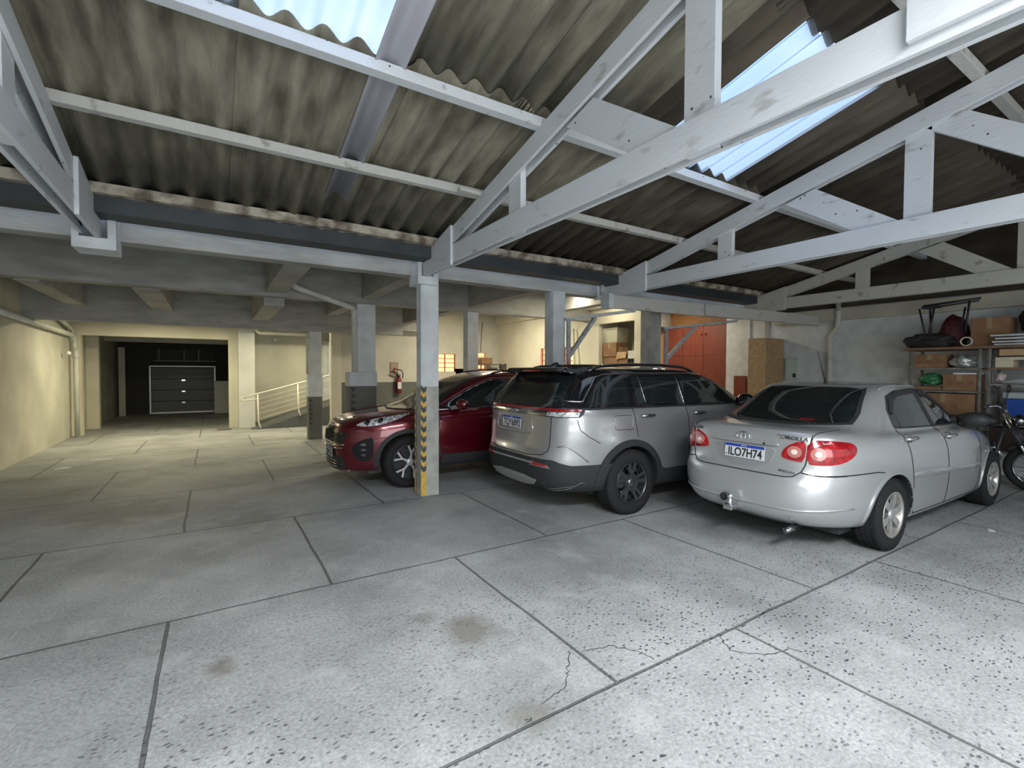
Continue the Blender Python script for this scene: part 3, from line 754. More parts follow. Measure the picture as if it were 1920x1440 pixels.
def cut_arches(car, wheels, rad, depth, m_in):
    body = car['body']
    if m_in.name not in body.data.materials: body.data.materials.append(m_in)
    mi_ = list(body.data.materials).index(m_in)
    for (x, y, z) in wheels:
        for s in (1, -1):
            bm = lathe([(s * (y - depth), rad), (s * (y + .5), rad)], 'y', 40, c=(x, 0, z), mi=mi_)
            bmesh.ops.recalc_face_normals(bm, faces=bm.faces)
            me = bpy.data.meshes.new('c'); bm.to_mesh(me); bm.free(); [me.materials.append(mm) for mm in body.data.materials]
            c = bpy.data.objects.new('c', me); COL.objects.link(c); c.parent = body.parent
            md = body.modifiers.new('b', 'BOOLEAN'); md.operation = 'DIFFERENCE'; md.object = c; md.solver = 'EXACT'
            bpy.context.view_layer.update()
            nm = bpy.data.meshes.new_from_object(body.evaluated_get(bpy.context.evaluated_depsgraph_get()))
            body.modifiers.clear(); body.data = nm; bpy.data.objects.remove(c)
    body.data.name = 'body'
    for p in body.data.polygons: p.use_smooth = True
    try: body.data.set_sharp_from_angle(angle=R(38))
    except Exception: pass
def wheel(car, x, y, r, w, rim_r, style, rim_m, side):
    """side -1: the face looks to -y"""
    s = side
    prof = [(-w / 2 + .01, rim_r + .005), (-w / 2, rim_r + .03), (-w / 2 + .008, r - .03), (-w / 2 + .03, r - .004), (0, r), (w / 2 - .03, r - .004), (w / 2 - .008, r - .03), (w / 2, rim_r + .03), (w / 2 - .01, rim_r + .005)]
    bm = bmesh.new(); rings = []; seg = 48
    for a, rr in prof: rings.append([bm.verts.new((rr * math.cos(2 * math.pi * k / seg), a, rr * math.sin(2 * math.pi * k / seg))) for k in range(seg)])
    for a, b in zip(rings[:-1], rings[1:]):
        for k in range(seg): bm.faces.new((a[k], a[(k + 1) % seg], b[(k + 1) % seg], b[k]))
    # tread blocks
    t = new_obj('tyre', bm, RUBBER, car['root'], smooth=True); t.location = (x, y, r)
    tb = bmesh.new()
    for k in range(60):
        a = 2 * math.pi * k / 60
        for yy in (-w * .32, -w * .1, w * .12, w * .33):
            c = Vector((math.cos(a) * r, yy, math.sin(a) * r)); ta = Vector((-math.sin(a), .25 if yy < 0 else -.25, math.cos(a))).normalized()
            bar(c - ta * r * .038, c + ta * r * .038, w * .17, .008, bm=tb, upv=(math.cos(a), 0, math.sin(a)))
    new_obj('tread', tb, RUBBER, t)
    # rim: dish + barrel
    f = s * (w / 2 - .012)
    bm = bmesh.new(); seg = 48; rings = []
    for a, rr in ((f, rim_r), (f + s * .008, rim_r + .006), (f + s * .006, rim_r - .012), (f - s * .012, rim_r - .022), (-f, rim_r - .03)):
        rings.append([bm.verts.new((rr * math.cos(2 * math.pi * k / seg), a, rr * math.sin(2 * math.pi * k / seg))) for k in range(seg)])
    for a, b in zip(rings[:-1], rings[1:]):
        for k in range(seg): bm.faces.new((a[k], a[(k + 1) % seg], b[(k + 1) % seg], b[k]))
    rim = new_obj('wheel_rim', bm, rim_m[0], t, smooth=True)
    # spokes
    sp = bmesh.new(); sp2 = bmesh.new()
    def spoke(ang, a2, w0, w1, r0, r1, dy, bmx, th=.022, bow=.0):
        c0 = Vector((math.cos(ang), 0, math.sin(ang))); c1 = Vector((math.cos(a2), 0, math.sin(a2)))
        p0, p1 = c0 * r0, c1 * r1; d = (p1 - p0).normalized(); q = Vector((-d.z, 0, d.x)); V = []
        for i in range(5):
            u = i / 4; p = p0.lerp(p1, u); ww = w0 + (w1 - w0) * u; yy = f + s * (dy + bow * math.sin(u * math.pi) - .012 * (1 - u))
            V.append([bmx.verts.new(p + q * a + Vector((0, yy - b, 0))) for a, b in ((-ww / 2, 0), (ww / 2, 0), (ww / 2 * .8, s * th), (-ww / 2 * .8, s * th))])
        for A, C in zip(V[:-1], V[1:]):
            for i in range(4): bmx.faces.new((A[i], A[(i + 1) % 4], C[(i + 1) % 4], C[i]))
        bmx.faces.new(V[0]); bmx.faces.new(V[-1])
    R1 = rim_r - .008
    if style == 'six':
        for k in range(6):
            a = 2 * math.pi * k / 6 + .3; spoke(a, a, .050, .074, .03, R1, -.006, sp, bow=.012)
    elif style == 'twin':
        for k in range(5):
            a = 2 * math.pi * k / 5 + .25
            for e in (-.20, .20): spoke(a + e * .45, a + e, .030, .036, .04, R1, -.004, sp)
            spoke(a + .63, a + .63, .05, .03, .04, R1 * .45, -.010, sp2)
    else:
        for k in range(5):
            a = 2 * math.pi * k / 5 + .45
            spoke(a, a, .030, .030, .03, R1 * .55, -.004, sp)
            for e in (-.26, .26): spoke(a, a + e, .026, .030, R1 * .50, R1, -.004, sp)
            spoke(a + .63, a + .63, .07, .11, .03, R1 * .98, -.02, sp2)
    so = new_obj('rim_spokes', sp, rim_m[1], t)
    if len(sp2.verts): new_obj('rim_inserts', sp2, BLACK, t)
    else: sp2.free()
    hb = lathe([(f - s * .03, .055), (f - s * .004, .05), (f + s * .002, .03), (f + s * .003, .001)], 'y', 24)
    new_obj('hub_cap', hb, rim_m[1], t, smooth=True)
    bd = lathe([(f - s * .06, R1 * .72), (f - s * .07, R1 * .72)], 'y', 32); new_obj('brake_disc', bd, DARKCHROME, t)
    bn = lathe([(f - s * .10, R1 - .002), (f - s * .11, R1 - .002)], 'y', 32); new_obj('wheel_backing', bn, BLACK, t)
    return t
def plate(car, body_txt, pos, rot, wdt=.40, hgt=.13):
    p = new_obj('license_plate', B((-wdt / 2, wdt / 2, -hgt / 2, hgt / 2, -.004, 0)), PLATE, car['root'], bevel=.002); p.location = pos; p.rotation_euler = rot
    band = new_obj('blue_band', B((-wdt / 2 + .003, wdt / 2 - .003, hgt / 2 - .030, hgt / 2 - .003, 0, .0012)), BLUEINK, p)
    text_obj('plate_country', 'BRASIL', .018, PLATE, p, (0, hgt / 2 - .0165, .0012), (0, 0, 0), .0004)
    text_obj('plate_number', body_txt, .108, INK, p, (.006, -.018, .0008), (0, 0, 0), .0012, xscale=.80, bold=.0022)
    text_obj('plate_code', 'BR', .018, INK, p, (-wdt / 2 + .018, -hgt / 2 + .02, .0008), (0, 0, 0), .0006)
    return p
def arch_poly(x, z, r0, r1, a0=-10, a1=190, n=28):
    P = [(x + r1 * math.cos(R(a0 + (a1 - a0) * i / n)), z + r1 * math.sin(R(a0 + (a1 - a0) * i / n))) for i in range(n + 1)]
    Q = [(x + r0 * math.cos(R(a1 - (a1 - a0) * i / n)), z + r0 * math.sin(R(a1 - (a1 - a0) * i / n))) for i in range(n + 1)]
    return P + Q
def start_car(label, cat, rings, paint, loc, rz, scl, name, sub=2):
    root = thing(name, label, cat, loc, rz); root.scale = scl
    body = build_body(rings, sub=sub); body.parent = root; body.data.materials.append(paint)
    for p in body.data.polygons: p.use_smooth = True
    CARS[name] = {'root': root, 'body': body, 'bvh': bvh_of(body.data)}
    return CARS[name]
def both(fn):
    for s in ('R', 'L'): fn(s)

# ------------------------------------------------------------------ silver sedan, tail towards the photographer
SILVER = car_paint('silver_metallic_paint', (.50, .515, .52), .30, .55)
def sedan():
    K = lambda xr, zr, xf, zf, w, zs, nr=4.5, nf=3.6, tr=.05, tf=.12, pr=4, pf=2, sh=0: (xr, zr, xf, zf, w, zs, nr, nf, tr, tf, pr, pf, sh)
    rings = [K(.32, .20, 4.30, .19, .66, .19), K(.14, .275, 4.42, .20, .77, .20), K(.05, .325, 4.50, .24, .815, .235),
             K(.015, .43, 4.53, .38, .842, .38, 5.2, 3.6, .03), K(.0, .55, 4.53, .52, .850, .55, 5.2, 3.6, .03), K(.005, .63, 4.52, .62, .852, .65, 5.2, 3.6, .03),
             K(.030, .69, 4.49, .68, .850, .72, 5.2, 3.4, .03), K(.075, .74, 4.45, .72, .848, .79, 5.6, 3.4, .03, .12),
             K(.088, .84, 4.36, .765, .840, .86, 6, 3.4, .035, .14), K(.095, .95, 4.20, .81, .826, .92, 6, 3.6, .04, .15, 3.5),
             K(.102, 1.05, 4.00, .86, .805, .97, 6, 3.8, .055, .16, 3.2), K(.145, 1.083, 3.75, .90, .780, .995, 6, 4.2, .08, .15, 2.6, 1.6),
             K(.36, 1.09, 3.45, .945, .757, 1.005, 6.5, 4.6, .09, .13, 2.2, 1.6), K(.56, 1.095, 3.22, .98, .742, 1.02, 7, 5, .10, .10, 2.0, 1.5),
             K(.74, 1.17, 3.02, 1.08, .715, 1.09, 7, 6, .11, .08), K(.98, 1.295, 2.66, 1.27, .660, 1.26, 7, 6.5, .11, .06),
             K(1.19, 1.392, 2.36, 1.390, .618, 1.388, 6.5, 6.5, .08, .05), K(1.30, 1.430, 2.22, 1.435, .585, 1.436, 6, 6, .07, .04),
             K(1.42, 1.456, 2.08, 1.458, .52, 1.466, 5, 5, .04, .02), K(1.60, 1.472, 1.94, 1.472, .34, 1.480, 3.4, 3.4, 0, 0)]
    car = start_car('silver four-door sedan with red tail lamps and a tow ball, parked nearest the photographer', 'car', rings, SILVER,
                    (3.985, 2.52, 0), R(-.6), (1.045, .99, .985), 'sedan_car')
    root = car['root']
    xw, xf, wr = .985, 3.585, .318
    cut_arches(car, [(xw, .80, wr), (xf, .80, wr)], .362, .20, BLACK)
    for x in (xw, xf):
        for s in (-1, 1): wheel(car, x, s * .735, wr, .195, .200, 'six', (mat('silver_alloy', (.52, .50, .46), .35, metal=.7), mat('silver_alloy_spoke', (.46, .46, .45), .34, metal=.6)), s)
    def side(s):
        patch(car, 'rear_side_window', [(1.245, 1.068), (1.262, 1.22), (1.35, 1.335), (1.50, 1.382), (1.88, 1.40), (2.02, 1.035)], s, GLASS, .003, .05)
        patch(car, 'front_side_window', [(2.11, 1.03), (1.97, 1.40), (2.16, 1.385), (2.52, 1.27), (2.93, 1.035)], s, GLASS, .003, .05)
        patch(car, 'door_pillar', [(2.02, 1.03), (1.88, 1.405), (1.97, 1.405), (2.11, 1.025)], s, BLACK, .006, .05)
        strip(car, 'window_seal', [(1.24, 1.063), (1.6, 1.050), (2.4, 1.03), (2.95, 1.018)], s, BLACK, .009)
        strip(car, 'window_seal', [(1.24, 1.065), (1.253, 1.22), (1.34, 1.345), (1.50, 1.393), (1.88, 1.412), (2.18, 1.397), (2.54, 1.278), (2.97, 1.03)], s, BLACK, .009)
        patch(car, 'rain_visor', [(1.268, 1.20), (1.35, 1.335), (1.50, 1.385), (1.86, 1.405), (1.87, 1.365), (1.52, 1.345), (1.40, 1.30), (1.30, 1.18)], s, BLACK, .014, .05)
        patch(car, 'rain_visor', [(2.00, 1.405), (2.16, 1.392), (2.52, 1.272), (2.84, 1.09), (2.78, 1.09), (2.48, 1.225), (2.14, 1.34), (2.02, 1.355)], s, BLACK, .014, .05)
        strip(car, 'quarter_window_bar', [(1.365, 1.065), (1.31, 1.29)], s, BLACK, .009)
        patch(car, 'side_moulding', [(1.33, .615), (1.31, .64), (1.33, .665), (3.06, .578), (3.08, .553), (3.06, .528)], s, SILVER, .012, .03, rnd=1, bulge=.018)
        strip(car, 'door_gap', [(1.235, 1.05), (1.262, .90), (1.30, .72), (1.335, .50), (1.335, .34), (1.42, .265)], s, SEAM, .0045)
        strip(car, 'door_gap', [(2.05, 1.02), (2.11, .80), (2.14, .55), (2.12, .26)], s, SEAM, .0045)
        strip(car, 'door_gap', [(3.02, .99), (3.08, .80), (3.09, .60), (3.06, .33), (2.98, .26)], s, SEAM, .0045)
        strip(car, 'sill_gap', [(1.40, .262), (2.2, .262), (2.98, .262)], s, SEAM, .0045)
        strip(car, 'bumper_gap', [(.20, .722), (.30, .723), (.50, .727), (.70, .727), (.80, .715)], s, SEAM, .005)
        strip(car, 'bumper_gap', [(4.30, .63), (4.0, .64), (3.95, .62)], s, SEAM, .004)
        patch(car, 'wheel_arch_lip', arch_poly(xw, wr, .362, .385, -8, 188), s, SILVER, .008, .05)
        patch(car, 'wheel_arch_lip', arch_poly(xf, wr, .362, .385, -8, 188), s, SILVER, .008, .05)
        for hx, hz in ((1.32, .968), (2.20, .935)):
            p, n = on_body(car, hx, hz, s)
            sg = -1 if s == 'R' else 1
            h = new_obj('door_handle', tube([p + Vector((-.10, sg * .012, 0)), p + Vector((-.07, sg * .038, .004)), p + Vector((.07, sg * .038, .004)), p + Vector((.10, sg * .012, 0))], [.012, .017, .017, .012], 10), mat('chromed_handle', (.6, .6, .58), .22, metal=.8), root, smooth=True)
            patch(car, 'handle_recess', [(hx - .07, hz - .025), (hx - .07, hz + .025), (hx, hz + .04), (hx + .07, hz + .025), (hx + .07, hz - .025), (hx, hz - .04)], s, DARKCHROME, .001, .04, rnd=2, parent=h)
        sg = -1 if s == 'R' else 1
        mp = Vector((2.78, sg * .86, 1.07))
        bm = bmesh.new(); bmesh.ops.create_uvsphere(bm, u_segments=20, v_segments=12, radius=1)
        for v in bm.verts: v.co = Vector((v.co.x * .075 * (.75 if v.co.x > 0 else 1), v.co.y * .125, v.co.z * .082)) + mp
        mo = new_obj('side_mirror', bm, BLACK, root, smooth=True)
        new_obj('mirror_arm', bar(mp + Vector((.0, -sg * .10, -.03)), (2.84, sg * .72, 1.03), .05, .05), BLACK, mo)
        patch(car, 'mirror_corner', [(2.72, 1.04), (2.95, 1.03), (2.80, 1.115)], s, BLACK, .012, .05)
        patch(car, 'side_indicator', [(3.30, .66), (3.38, .66), (3.38, .69), (3.30, .69)], s, LENS, .006, .05, rnd=1)
        patch(car, 'headlamp', [(4.08, .62), (4.44, .60), (4.42, .70), (4.10, .76)], s, LENS, .004, .05, rnd=1)
    both(side)
    # rear
    patch(car, 'rear_window', [(-.585, 1.115), (-.56, 1.20), (-.49, 1.36), (-.455, 1.412), (-.3, 1.425), (.3, 1.425), (.455, 1.412), (.49, 1.36), (.56, 1.20), (.585, 1.115), (.3, 1.098), (-.3, 1.098)], 'B', GLASS, .003, .06)
    patch(car, 'rear_window_edge', [(-.60, 1.11), (-.3, 1.093), (.3, 1.093), (.60, 1.11), (.575, 1.125), (.3, 1.108), (-.3, 1.108), (-.575, 1.125)], 'B', BLACK, .005, .05)
    for q in (-1, 1): patch(car, 'rear_window_edge', [(q * .60, 1.11), (q * .575, 1.20), (q * .50, 1.375), (q * .46, 1.425), (q * .44, 1.41), (q * .48, 1.36), (q * .55, 1.20), (q * .572, 1.12)], 'B', BLACK, .006, .04)
    c45 = math.sqrt(.5)
    for s in (-1, 1):
        # the lamps wrap round the corner: outlines taken looking in 30 degrees from the corner
        a = R(32) * -s; d = Vector((math.cos(a), math.sin(a), 0)); ux = Vector((-math.sin(a), math.cos(a), 0))
        def vw(P): return [((x * ux.x + y * ux.y), z) for (x, y, z) in P]
        inner = vw([(.09, s * .355, .855), (.09, s * .37, .915), (.10, s * .44, .975), (.10, s * .558, 1.008), (.10, s * .540, .822), (.08, s * .46, .828), (.08, s * .39, .838)])
        outer = vw([(.10, s * .568, 1.01), (.19, s * .66, 1.01), (.30, s * .72, 1.0), (.42, s * .745, .985), (.47, s * .755, .94), (.42, s * .765, .88), (.30, s * .735, .825), (.17, s * .66, .805), (.10, s * .548, .812)])
        V = (d, ux, Vector((0, 0, 1)))
        li = patch(car, 'tail_lamp', inner, V, REDLENS, .007, .03, rnd=1, bulge=.006); lo = patch(car, 'tail_lamp', outer, V, REDLENS, .007, .03, rnd=1, bulge=.01)
        for (yy, zz, rr, par) in ((s * .462, .903, .05, li), (s * .612, .898, .053, lo)):
            x0 = .10 if abs(yy) < .55 else .16
            q = vw([(x0, yy, zz)])[0]
            circ = [(q[0] + rr * math.cos(t * math.pi / 8), q[1] + rr * math.sin(t * math.pi / 8)) for t in range(16)]
            patch(car, 'round_lamp', circ, V, PINKLENS, .018, .02, parent=par)
            circ2 = [(q[0] + rr * .45 * math.cos(t * math.pi / 6), q[1] + rr * .45 * math.sin(t * math.pi / 6)) for t in range(12)]
            patch(car, 'lamp_bulb', circ2, V, mat('lamp_bulb_glass', (.8, .66, .6), .15, coat=1), .022, .02, parent=par)
    # boot lid gap, plate recess, badge and lettering
    strip(car, 'boot_gap', [(-.560, 1.05), (-.555, .95), (-.535, .80), (-.515, .745), (-.465, .700), (-.40, .69), (.40, .69), (.465, .700), (.515, .745), (.535, .80), (.555, .95), (.560, 1.05)], 'B', SEAM, .005)
    for q in (-1, 1):
        strip(car, 'boot_gap', [(.13, q * .56), (.40, q * .60), (.52, q * .60)], 'T', SEAM, .004)
        strip(car, 'bumper_gap', [(q * .515, .735), (q * .60, .722), (q * .70, .718), (q * .74, .72)], 'B', SEAM, .005)
    patch(car, 'plate_recess', [(-.32, .95), (-.24, .725), (.20, .725), (.30, .95)], 'B', mat('recess_silver', (.44, .455, .46), .32, metal=.55, coat=1), .003, .05, rnd=1)
    patch(car, 'handle_bar', [(-.335, .932), (-.31, .965), (.29, .965), (.315, .932)], 'B', SILVER, .022, .05, rnd=1)
    pz, n = on_body(car, 0, .85, 'B')
    plate(car, 'ILO7H74', Vector((pz.x - .020, -.028, .852)), (R(87), 0, R(-90)), .385, .128)
    bx, n = on_body(car, 0, .985, 'B')
    em = thing('badge', '', 'x'); em.parent = root; em.location = Vector((bx.x - .012, -.005, .988)); em.rotation_euler = (R(84), 0, R(-90))
    for kk in ('label', 'category'): del em[kk]
    em.name = 'oval_badge'
    def oval(a, b, cx, cy, r): return tube([(cx + a * math.cos(t * math.pi / 16), cy + b * math.sin(t * math.pi / 16), 0) for t in range(32)], r, 8, closed=True)
    new_obj('badge_ring', oval(.060, .040, 0, 0, .0055), CHROME, em, smooth=True)
    new_obj('badge_ring', oval(.022, .038, 0, 0, .0045), CHROME, em, smooth=True)
    new_obj('badge_ring', oval(.042, .017, 0, .020, .0045), CHROME, em, smooth=True)
    lx, n = on_body(car, -.43, 1.02, 'B')
    text_obj('model_lettering', 'COROLLA', .046, DARKCHROME, root, Vector((lx.x - .016, -.430, 1.018)), (R(84), 0, R(-94)), .003, xscale=1.3, shear=.15)
    text_obj('small_lettering', 'XEi', .038, DARKCHROME, root, Vector((lx.x - .008, .47, 1.02)), (R(84), 0, R(-88)), .003, xscale=1.3, shear=.15)
    text_obj('small_lettering', 'SPECIAL', .028, DARKCHROME, root, Vector((.060, -.42, .735)), (R(88), 0, R(-93)), .002, xscale=1.5)
    k, n = on_body(car, -.21, .945, 'B'); new_obj('boot_lock', lathe([(-.004, .011), (-.002, .011)], 'x', 14, c=k + Vector((-.02, 0, 0))), BLACK, root)
    # bumper lower edge
    strip(car, 'bumper_crease', [(-.76, .445), (-.5, .42), (0, .41), (.5, .42), (.76, .445)], 'B', SILVER, .010)
    # high brake lamp behind the glass
    p, n = on_body(car, -.34, 1.14, 'B')
    patch(car, 'high_brake_lamp', [(-.42, 1.125), (-.42, 1.152), (-.20, 1.152), (-.20, 1.125)], 'B', mat('high_lamp_red', (.20, .01, .015), .25, coat=1), .004, .04)
    # tow ball
    tw = new_obj('tow_bar', bar((.30, .02, .33), (-.075, .02, .345), .045, .035), CHROME, root, bevel=.004)
    bm = bmesh.new(); bmesh.ops.create_uvsphere(bm, u_segments=18, v_segments=12, radius=.026)
    for v in bm.verts: v.co += Vector((-.055, .02, .445))
    lathe([(.36, .022), (.425, .016)], 'z', 16, bm=bm, c=(-.055, .02, 0)); new_obj('tow_ball', bm, CHROME, tw, smooth=True)
    new_obj('tow_plate', B((-.09, -.02, -.025, .065, .325, .37)), CHROME, tw, bevel=.006)
    new_obj('tow_socket', lathe([(.0, .036), (-.03, .036)], 'x', 20, c=(.01, .11, .415)), BLACK, tw)
    ex = new_obj('exhaust_pipe', tube([(.25, -.42, .24), (.05, -.42, .23)], .026, 14), DARKCHROME, root, smooth=True)
    # roof aerial
    p, n = on_body(car, 1.50, 0, 'T'); an = new_obj('aerial', tube([p, p + Vector((-.10, .0, .19)), p + Vector((-.17, .0, .33))], [.008, .004, .003], 8), BLACK, root, smooth=True)
    new_obj('aerial_base', lathe([(0, .022), (.03, .012)], 'z', 14, c=p), BLACK, an, smooth=True)
    for xx in (-1, 1): strip(car, 'roof_gutter', [(1.35, xx * .545), (1.7, xx * .56), (2.1, xx * .555)], 'T', SILVER, .006)
    new_obj('underbody', B((.5, 4.2, -.62, .62, .17, .24)), BLACK, root)
sedan()

# ------------------------------------------------------------------ silver and black seven-seat utility car
JSIL = car_paint('silver_grey_metallic_paint', (.36, .365, .37), .30, .6)
CLAD = mat('dark_grey_cladding', (.026, .028, .030), .6, spec=.3)
def two_tone(car, m, test):
    me = car['body'].data; me.materials.append(m); k = len(me.materials) - 1
    for p in me.polygons:
        if test(p.center): p.material_index = k
def big_suv():
    K = lambda xr, zr, xf, zf, w, zs, nr=5, nf=4, tr=.04, tf=.08, pr=4, pf=2, sh=0: (xr, zr, xf, zf, w, zs, nr, nf, tr, tf, pr, pf, sh)
    rings = [K(.40, .28, 4.40, .28, .74, .27), K(.18, .285, 4.60, .29, .86, .275), K(.06, .32, 4.70, .33, .90, .31), K(.025, .41, 4.75, .45, .918, .41, 5.6, 4, .025), K(.0, .60, 4.77, .55, .926, .58, 5.6, 4, .025),
             K(.01, .69, 4.77, .70, .93, .70, 5.6, 4, .025), K(.045, .75, 4.76, .82, .93, .80, 6, 4, .025), K(.062, .90, 4.72, .95, .93, .93, 6.5, 4, .025), K(.070, 1.04, 4.64, 1.05, .925, 1.05, 6.5, 4, .03),
             K(.078, 1.14, 4.30, 1.12, .912, 1.12, 7, 4.2, .035, .08, 4, 1.6), K(.10, 1.20, 3.80, 1.16, .890, 1.17, 7, 5, .04, .08, 4, 1.5), K(.13, 1.235, 3.48, 1.19, .872, 1.20, 8, 6, .045, .06, 4, 1.5),
             K(.21, 1.35, 3.24, 1.31, .825, 1.33, 8, 6.5, .055, .05), K(.31, 1.48, 2.92, 1.47, .775, 1.485, 8, 6.5, .06, .05), K(.40, 1.57, 2.66, 1.58, .725, 1.585, 7.5, 6, .05, .04),
             K(.48, 1.62, 2.45, 1.63, .675, 1.625, 6, 6, .04, .03), K(.64, 1.648, 2.25, 1.655, .57, 1.658, 4.6, 4.6, .03, .02), K(.95, 1.665, 2.0, 1.668, .34, 1.675, 3.4, 3.4, 0, 0)]
    car = start_car('silver and black seven-seat utility car parked between the red car and the sedan', 'car', rings, JSIL,
                    (2.885, 4.565, 0), R(-.6), (.97, 1.0, .965), 'utility_car')
    root = car['root']; xw, xf, wr = 1.0, 3.79, .362
    two_tone(car, GLOSSB, lambda q: q.z > 1.195 and q.x < 3.47)
    cut_arches(car, [(xw, .90, wr), (xf, .90, wr)], .415, .24, BLACK)
    br = (mat('black_alloy', (.05, .052, .055), .3, metal=.6, coat=.5), mat('black_alloy_spoke', (.17, .175, .185), .25, metal=.8, coat=.6))
    for x in (xw, xf):
        for s in (-1, 1): wheel(car, x, s * .815, wr, .23, .235, 'twin', br, s)
    def side(s):
        # floating black upper body
        patch(car, 'quarter_window', [(.43, 1.265), (.66, 1.51), (.76, 1.54), (1.02, 1.55), (1.035, 1.245)], s, GLASS, .007, .06)
        patch(car, 'rear_door_window', [(1.13, 1.235), (1.12, 1.55), (1.85, 1.552), (1.875, 1.225)], s, GLASS, .007, .06)
        patch(car, 'front_door_window', [(1.97, 1.222), (1.95, 1.552), (2.35, 1.54), (2.80, 1.42), (3.20, 1.235), (3.22, 1.205)], s, GLASS, .007, .06)
        strip(car, 'chrome_strip', [(.23, 1.285), (.39, 1.280), (.48, 1.38), (.62, 1.54), (.74, 1.573), (1.15, 1.588), (2.20, 1.588), (2.50, 1.555), (2.88, 1.44), (3.25, 1.262)], s, CHROME, .0075, .006)
        strip(car, 'window_divider', [(1.27, 1.24), (1.245, 1.56)], s, DARKCHROME, .005, .008); strip(car, 'window_divider', [(1.925, 1.215), (1.905, 1.56)], s, CHROME, .005, .008)
        strip(car, 'belt_seal', [(.30, 1.205), (.50, 1.202), (1.5, 1.198), (3.4, 1.19)], s, BLACK, .011, .001)
        if s == 'R':
            strip(car, 'fuel_flap', [(.775, 1.12), (.755, 1.10), (.755, .985), (.785, .965), (.99, .960), (1.01, .975), (1.015, 1.10), (.99, 1.12), (.775, 1.12)], s, DARKCHROME, .0035)
        strip(car, 'door_gap', [(1.037, 1.20), (1.05, 1.05), (1.09, .87)], s, SEAM, .0045)
        strip(car, 'door_gap', [(1.93, 1.19), (1.96, .8), (1.98, .42)], s, SEAM, .0045)
        strip(car, 'door_gap', [(3.28, 1.15), (3.34, .9), (3.32, .5), (3.24, .42)], s, SEAM, .0045)
        strip(car, 'body_crease', [(.13, .80), (.20, .815), (.30, .74), (.42, .64)], s, JSIL, .010)
        strip(car, 'bumper_gap', [(.30, 1.09), (.33, .98), (.42, .91), (.56, .83)], s, SEAM, .004)
        sg = -1 if s == 'R' else 1
        for hx in (1.24, 2.15):
            p, n = on_body(car, hx, 1.108, s)
            new_obj('door_handle', tube([p + Vector((-.12, sg * .01, 0)), p + Vector((-.08, sg * .036, 0)), p + Vector((.08, sg * .036, 0)), p + Vector((.12, sg * .01, 0))], [.012, .016, .016, .012], 10), CHROME, root, smooth=True)
        # lower cladding and arches
        patch(car, 'wheel_arch_trim', arch_poly(xw, wr, .412, .485, -12, 182), s, CLAD, .018, .05); patch(car, 'wheel_arch_trim', arch_poly(xf, wr, .412, .485, -2, 192), s, CLAD, .018, .05)
        patch(car, 'sill_cladding', [(1.44, .28), (1.46, .50), (1.55, .47), (3.20, .47), (3.33, .50), (3.35, .28)], s, CLAD, .014, .06)
        strip(car, 'sill_chrome', [(1.75, .40), (3.1, .40)], s, DARKCHROME, .008, .014)
        mp = Vector((3.02, sg * .98, 1.23)); bm = bmesh.new(); bmesh.ops.create_uvsphere(bm, u_segments=20, v_segments=12, radius=1)
        for v in bm.verts: v.co = Vector((v.co.x * .09, v.co.y * .13, v.co.z * .095)) + mp
        mo = new_obj('side_mirror', bm, GLOSSB, root, smooth=True); new_obj('mirror_arm', bar(mp + Vector((0, -sg * .1, -.04)), (3.05, sg * .82, 1.20), .06, .05), BLACK, mo)
        # roof rail
        pts = []
        for xx, up_ in ((.62, 0), (.78, .035), (1.2, .045), (1.8, .048), (2.25, .04), (2.48, 0)):
            p, n = on_body(car, xx, sg * .60, 'T'); pts.append(p + Vector((0, 0, up_)))
        rl = new_obj('roof_rail', tube(fillet(pts, .12), .017, 10), GLOSSB, root, smooth=True)
        new_obj('rail_trim', tube([p + Vector((0, sg * .008, .016)) for p in fillet(pts, .12)[4:-4]], .005, 8), CHROME, rl, smooth=True)
        patch(car, 'headlamp', [(4.35, .90), (4.70, .88), (4.62, .99), (4.36, 1.01)], s, LENS, .004, .05)
    both(side)
    patch(car, 'windscreen', [(-.66, 1.17), (-.58, 1.55), (.58, 1.55), (.66, 1.17)], 'F', GLASS, .004, .07, far=7)
    # tailgate
    patch(car, 'rear_window', [(-.70, 1.235), (-.63, 1.44), (-.58, 1.555), (.58, 1.555), (.63, 1.44), (.70, 1.235), (.5, 1.215), (-.5, 1.215)], 'B', GLASS, .008, .06)
    sp = bmesh.new()
    prism([(.27, 1.60), (.33, 1.655), (.74, 1.665), (.74, 1.60), (.42, 1.575)], 'y', -.60, .60, bm=sp); new_obj('rear_spoiler', sp, GLOSSB, root, bevel=.02)
    new_obj('spoiler_brake_lamp', B((.262, .28, -.16, .16, 1.607, 1.62)), REDLENS, root)
    # light band right across the tail
    for s in (-1, 1):
        a = R(25) * -s; d = Vector((math.cos(a), math.sin(a), 0)); ux = Vector((-math.sin(a), math.cos(a), 0)); V = (d, ux, Vector((0, 0, 1)))
        def vw(P): return [((x * ux.x + y * ux.y), z) for (x, y, z) in P]
        lm = patch(car, 'tail_lamp', vw([(.10, s * .55, 1.12), (.10, s * .55, 1.205), (.13, s * .70, 1.21), (.24, s * .80, 1.21), (.38, s * .83, 1.205), (.35, s * .835, 1.15), (.30, s * .83, 1.115), (.14, s * .70, 1.11)]), V, BLACK, .010, .04)
        patch(car, 'clear_lens', vw([(.10, s * .56, 1.125), (.10, s * .56, 1.165), (.14, s * .72, 1.167), (.31, s * .82, 1.167), (.29, s * .82, 1.125), (.14, s * .72, 1.12)]), V, LENS, .016, .03, parent=lm)
        patch(car, 'red_lens', vw([(.10, s * .56, 1.178), (.10, s * .56, 1.198), (.14, s * .72, 1.198), (.33, s * .82, 1.196), (.33, s * .82, 1.178), (.14, s * .72, 1.174)]), V, REDLENS, .018, .03, parent=lm)
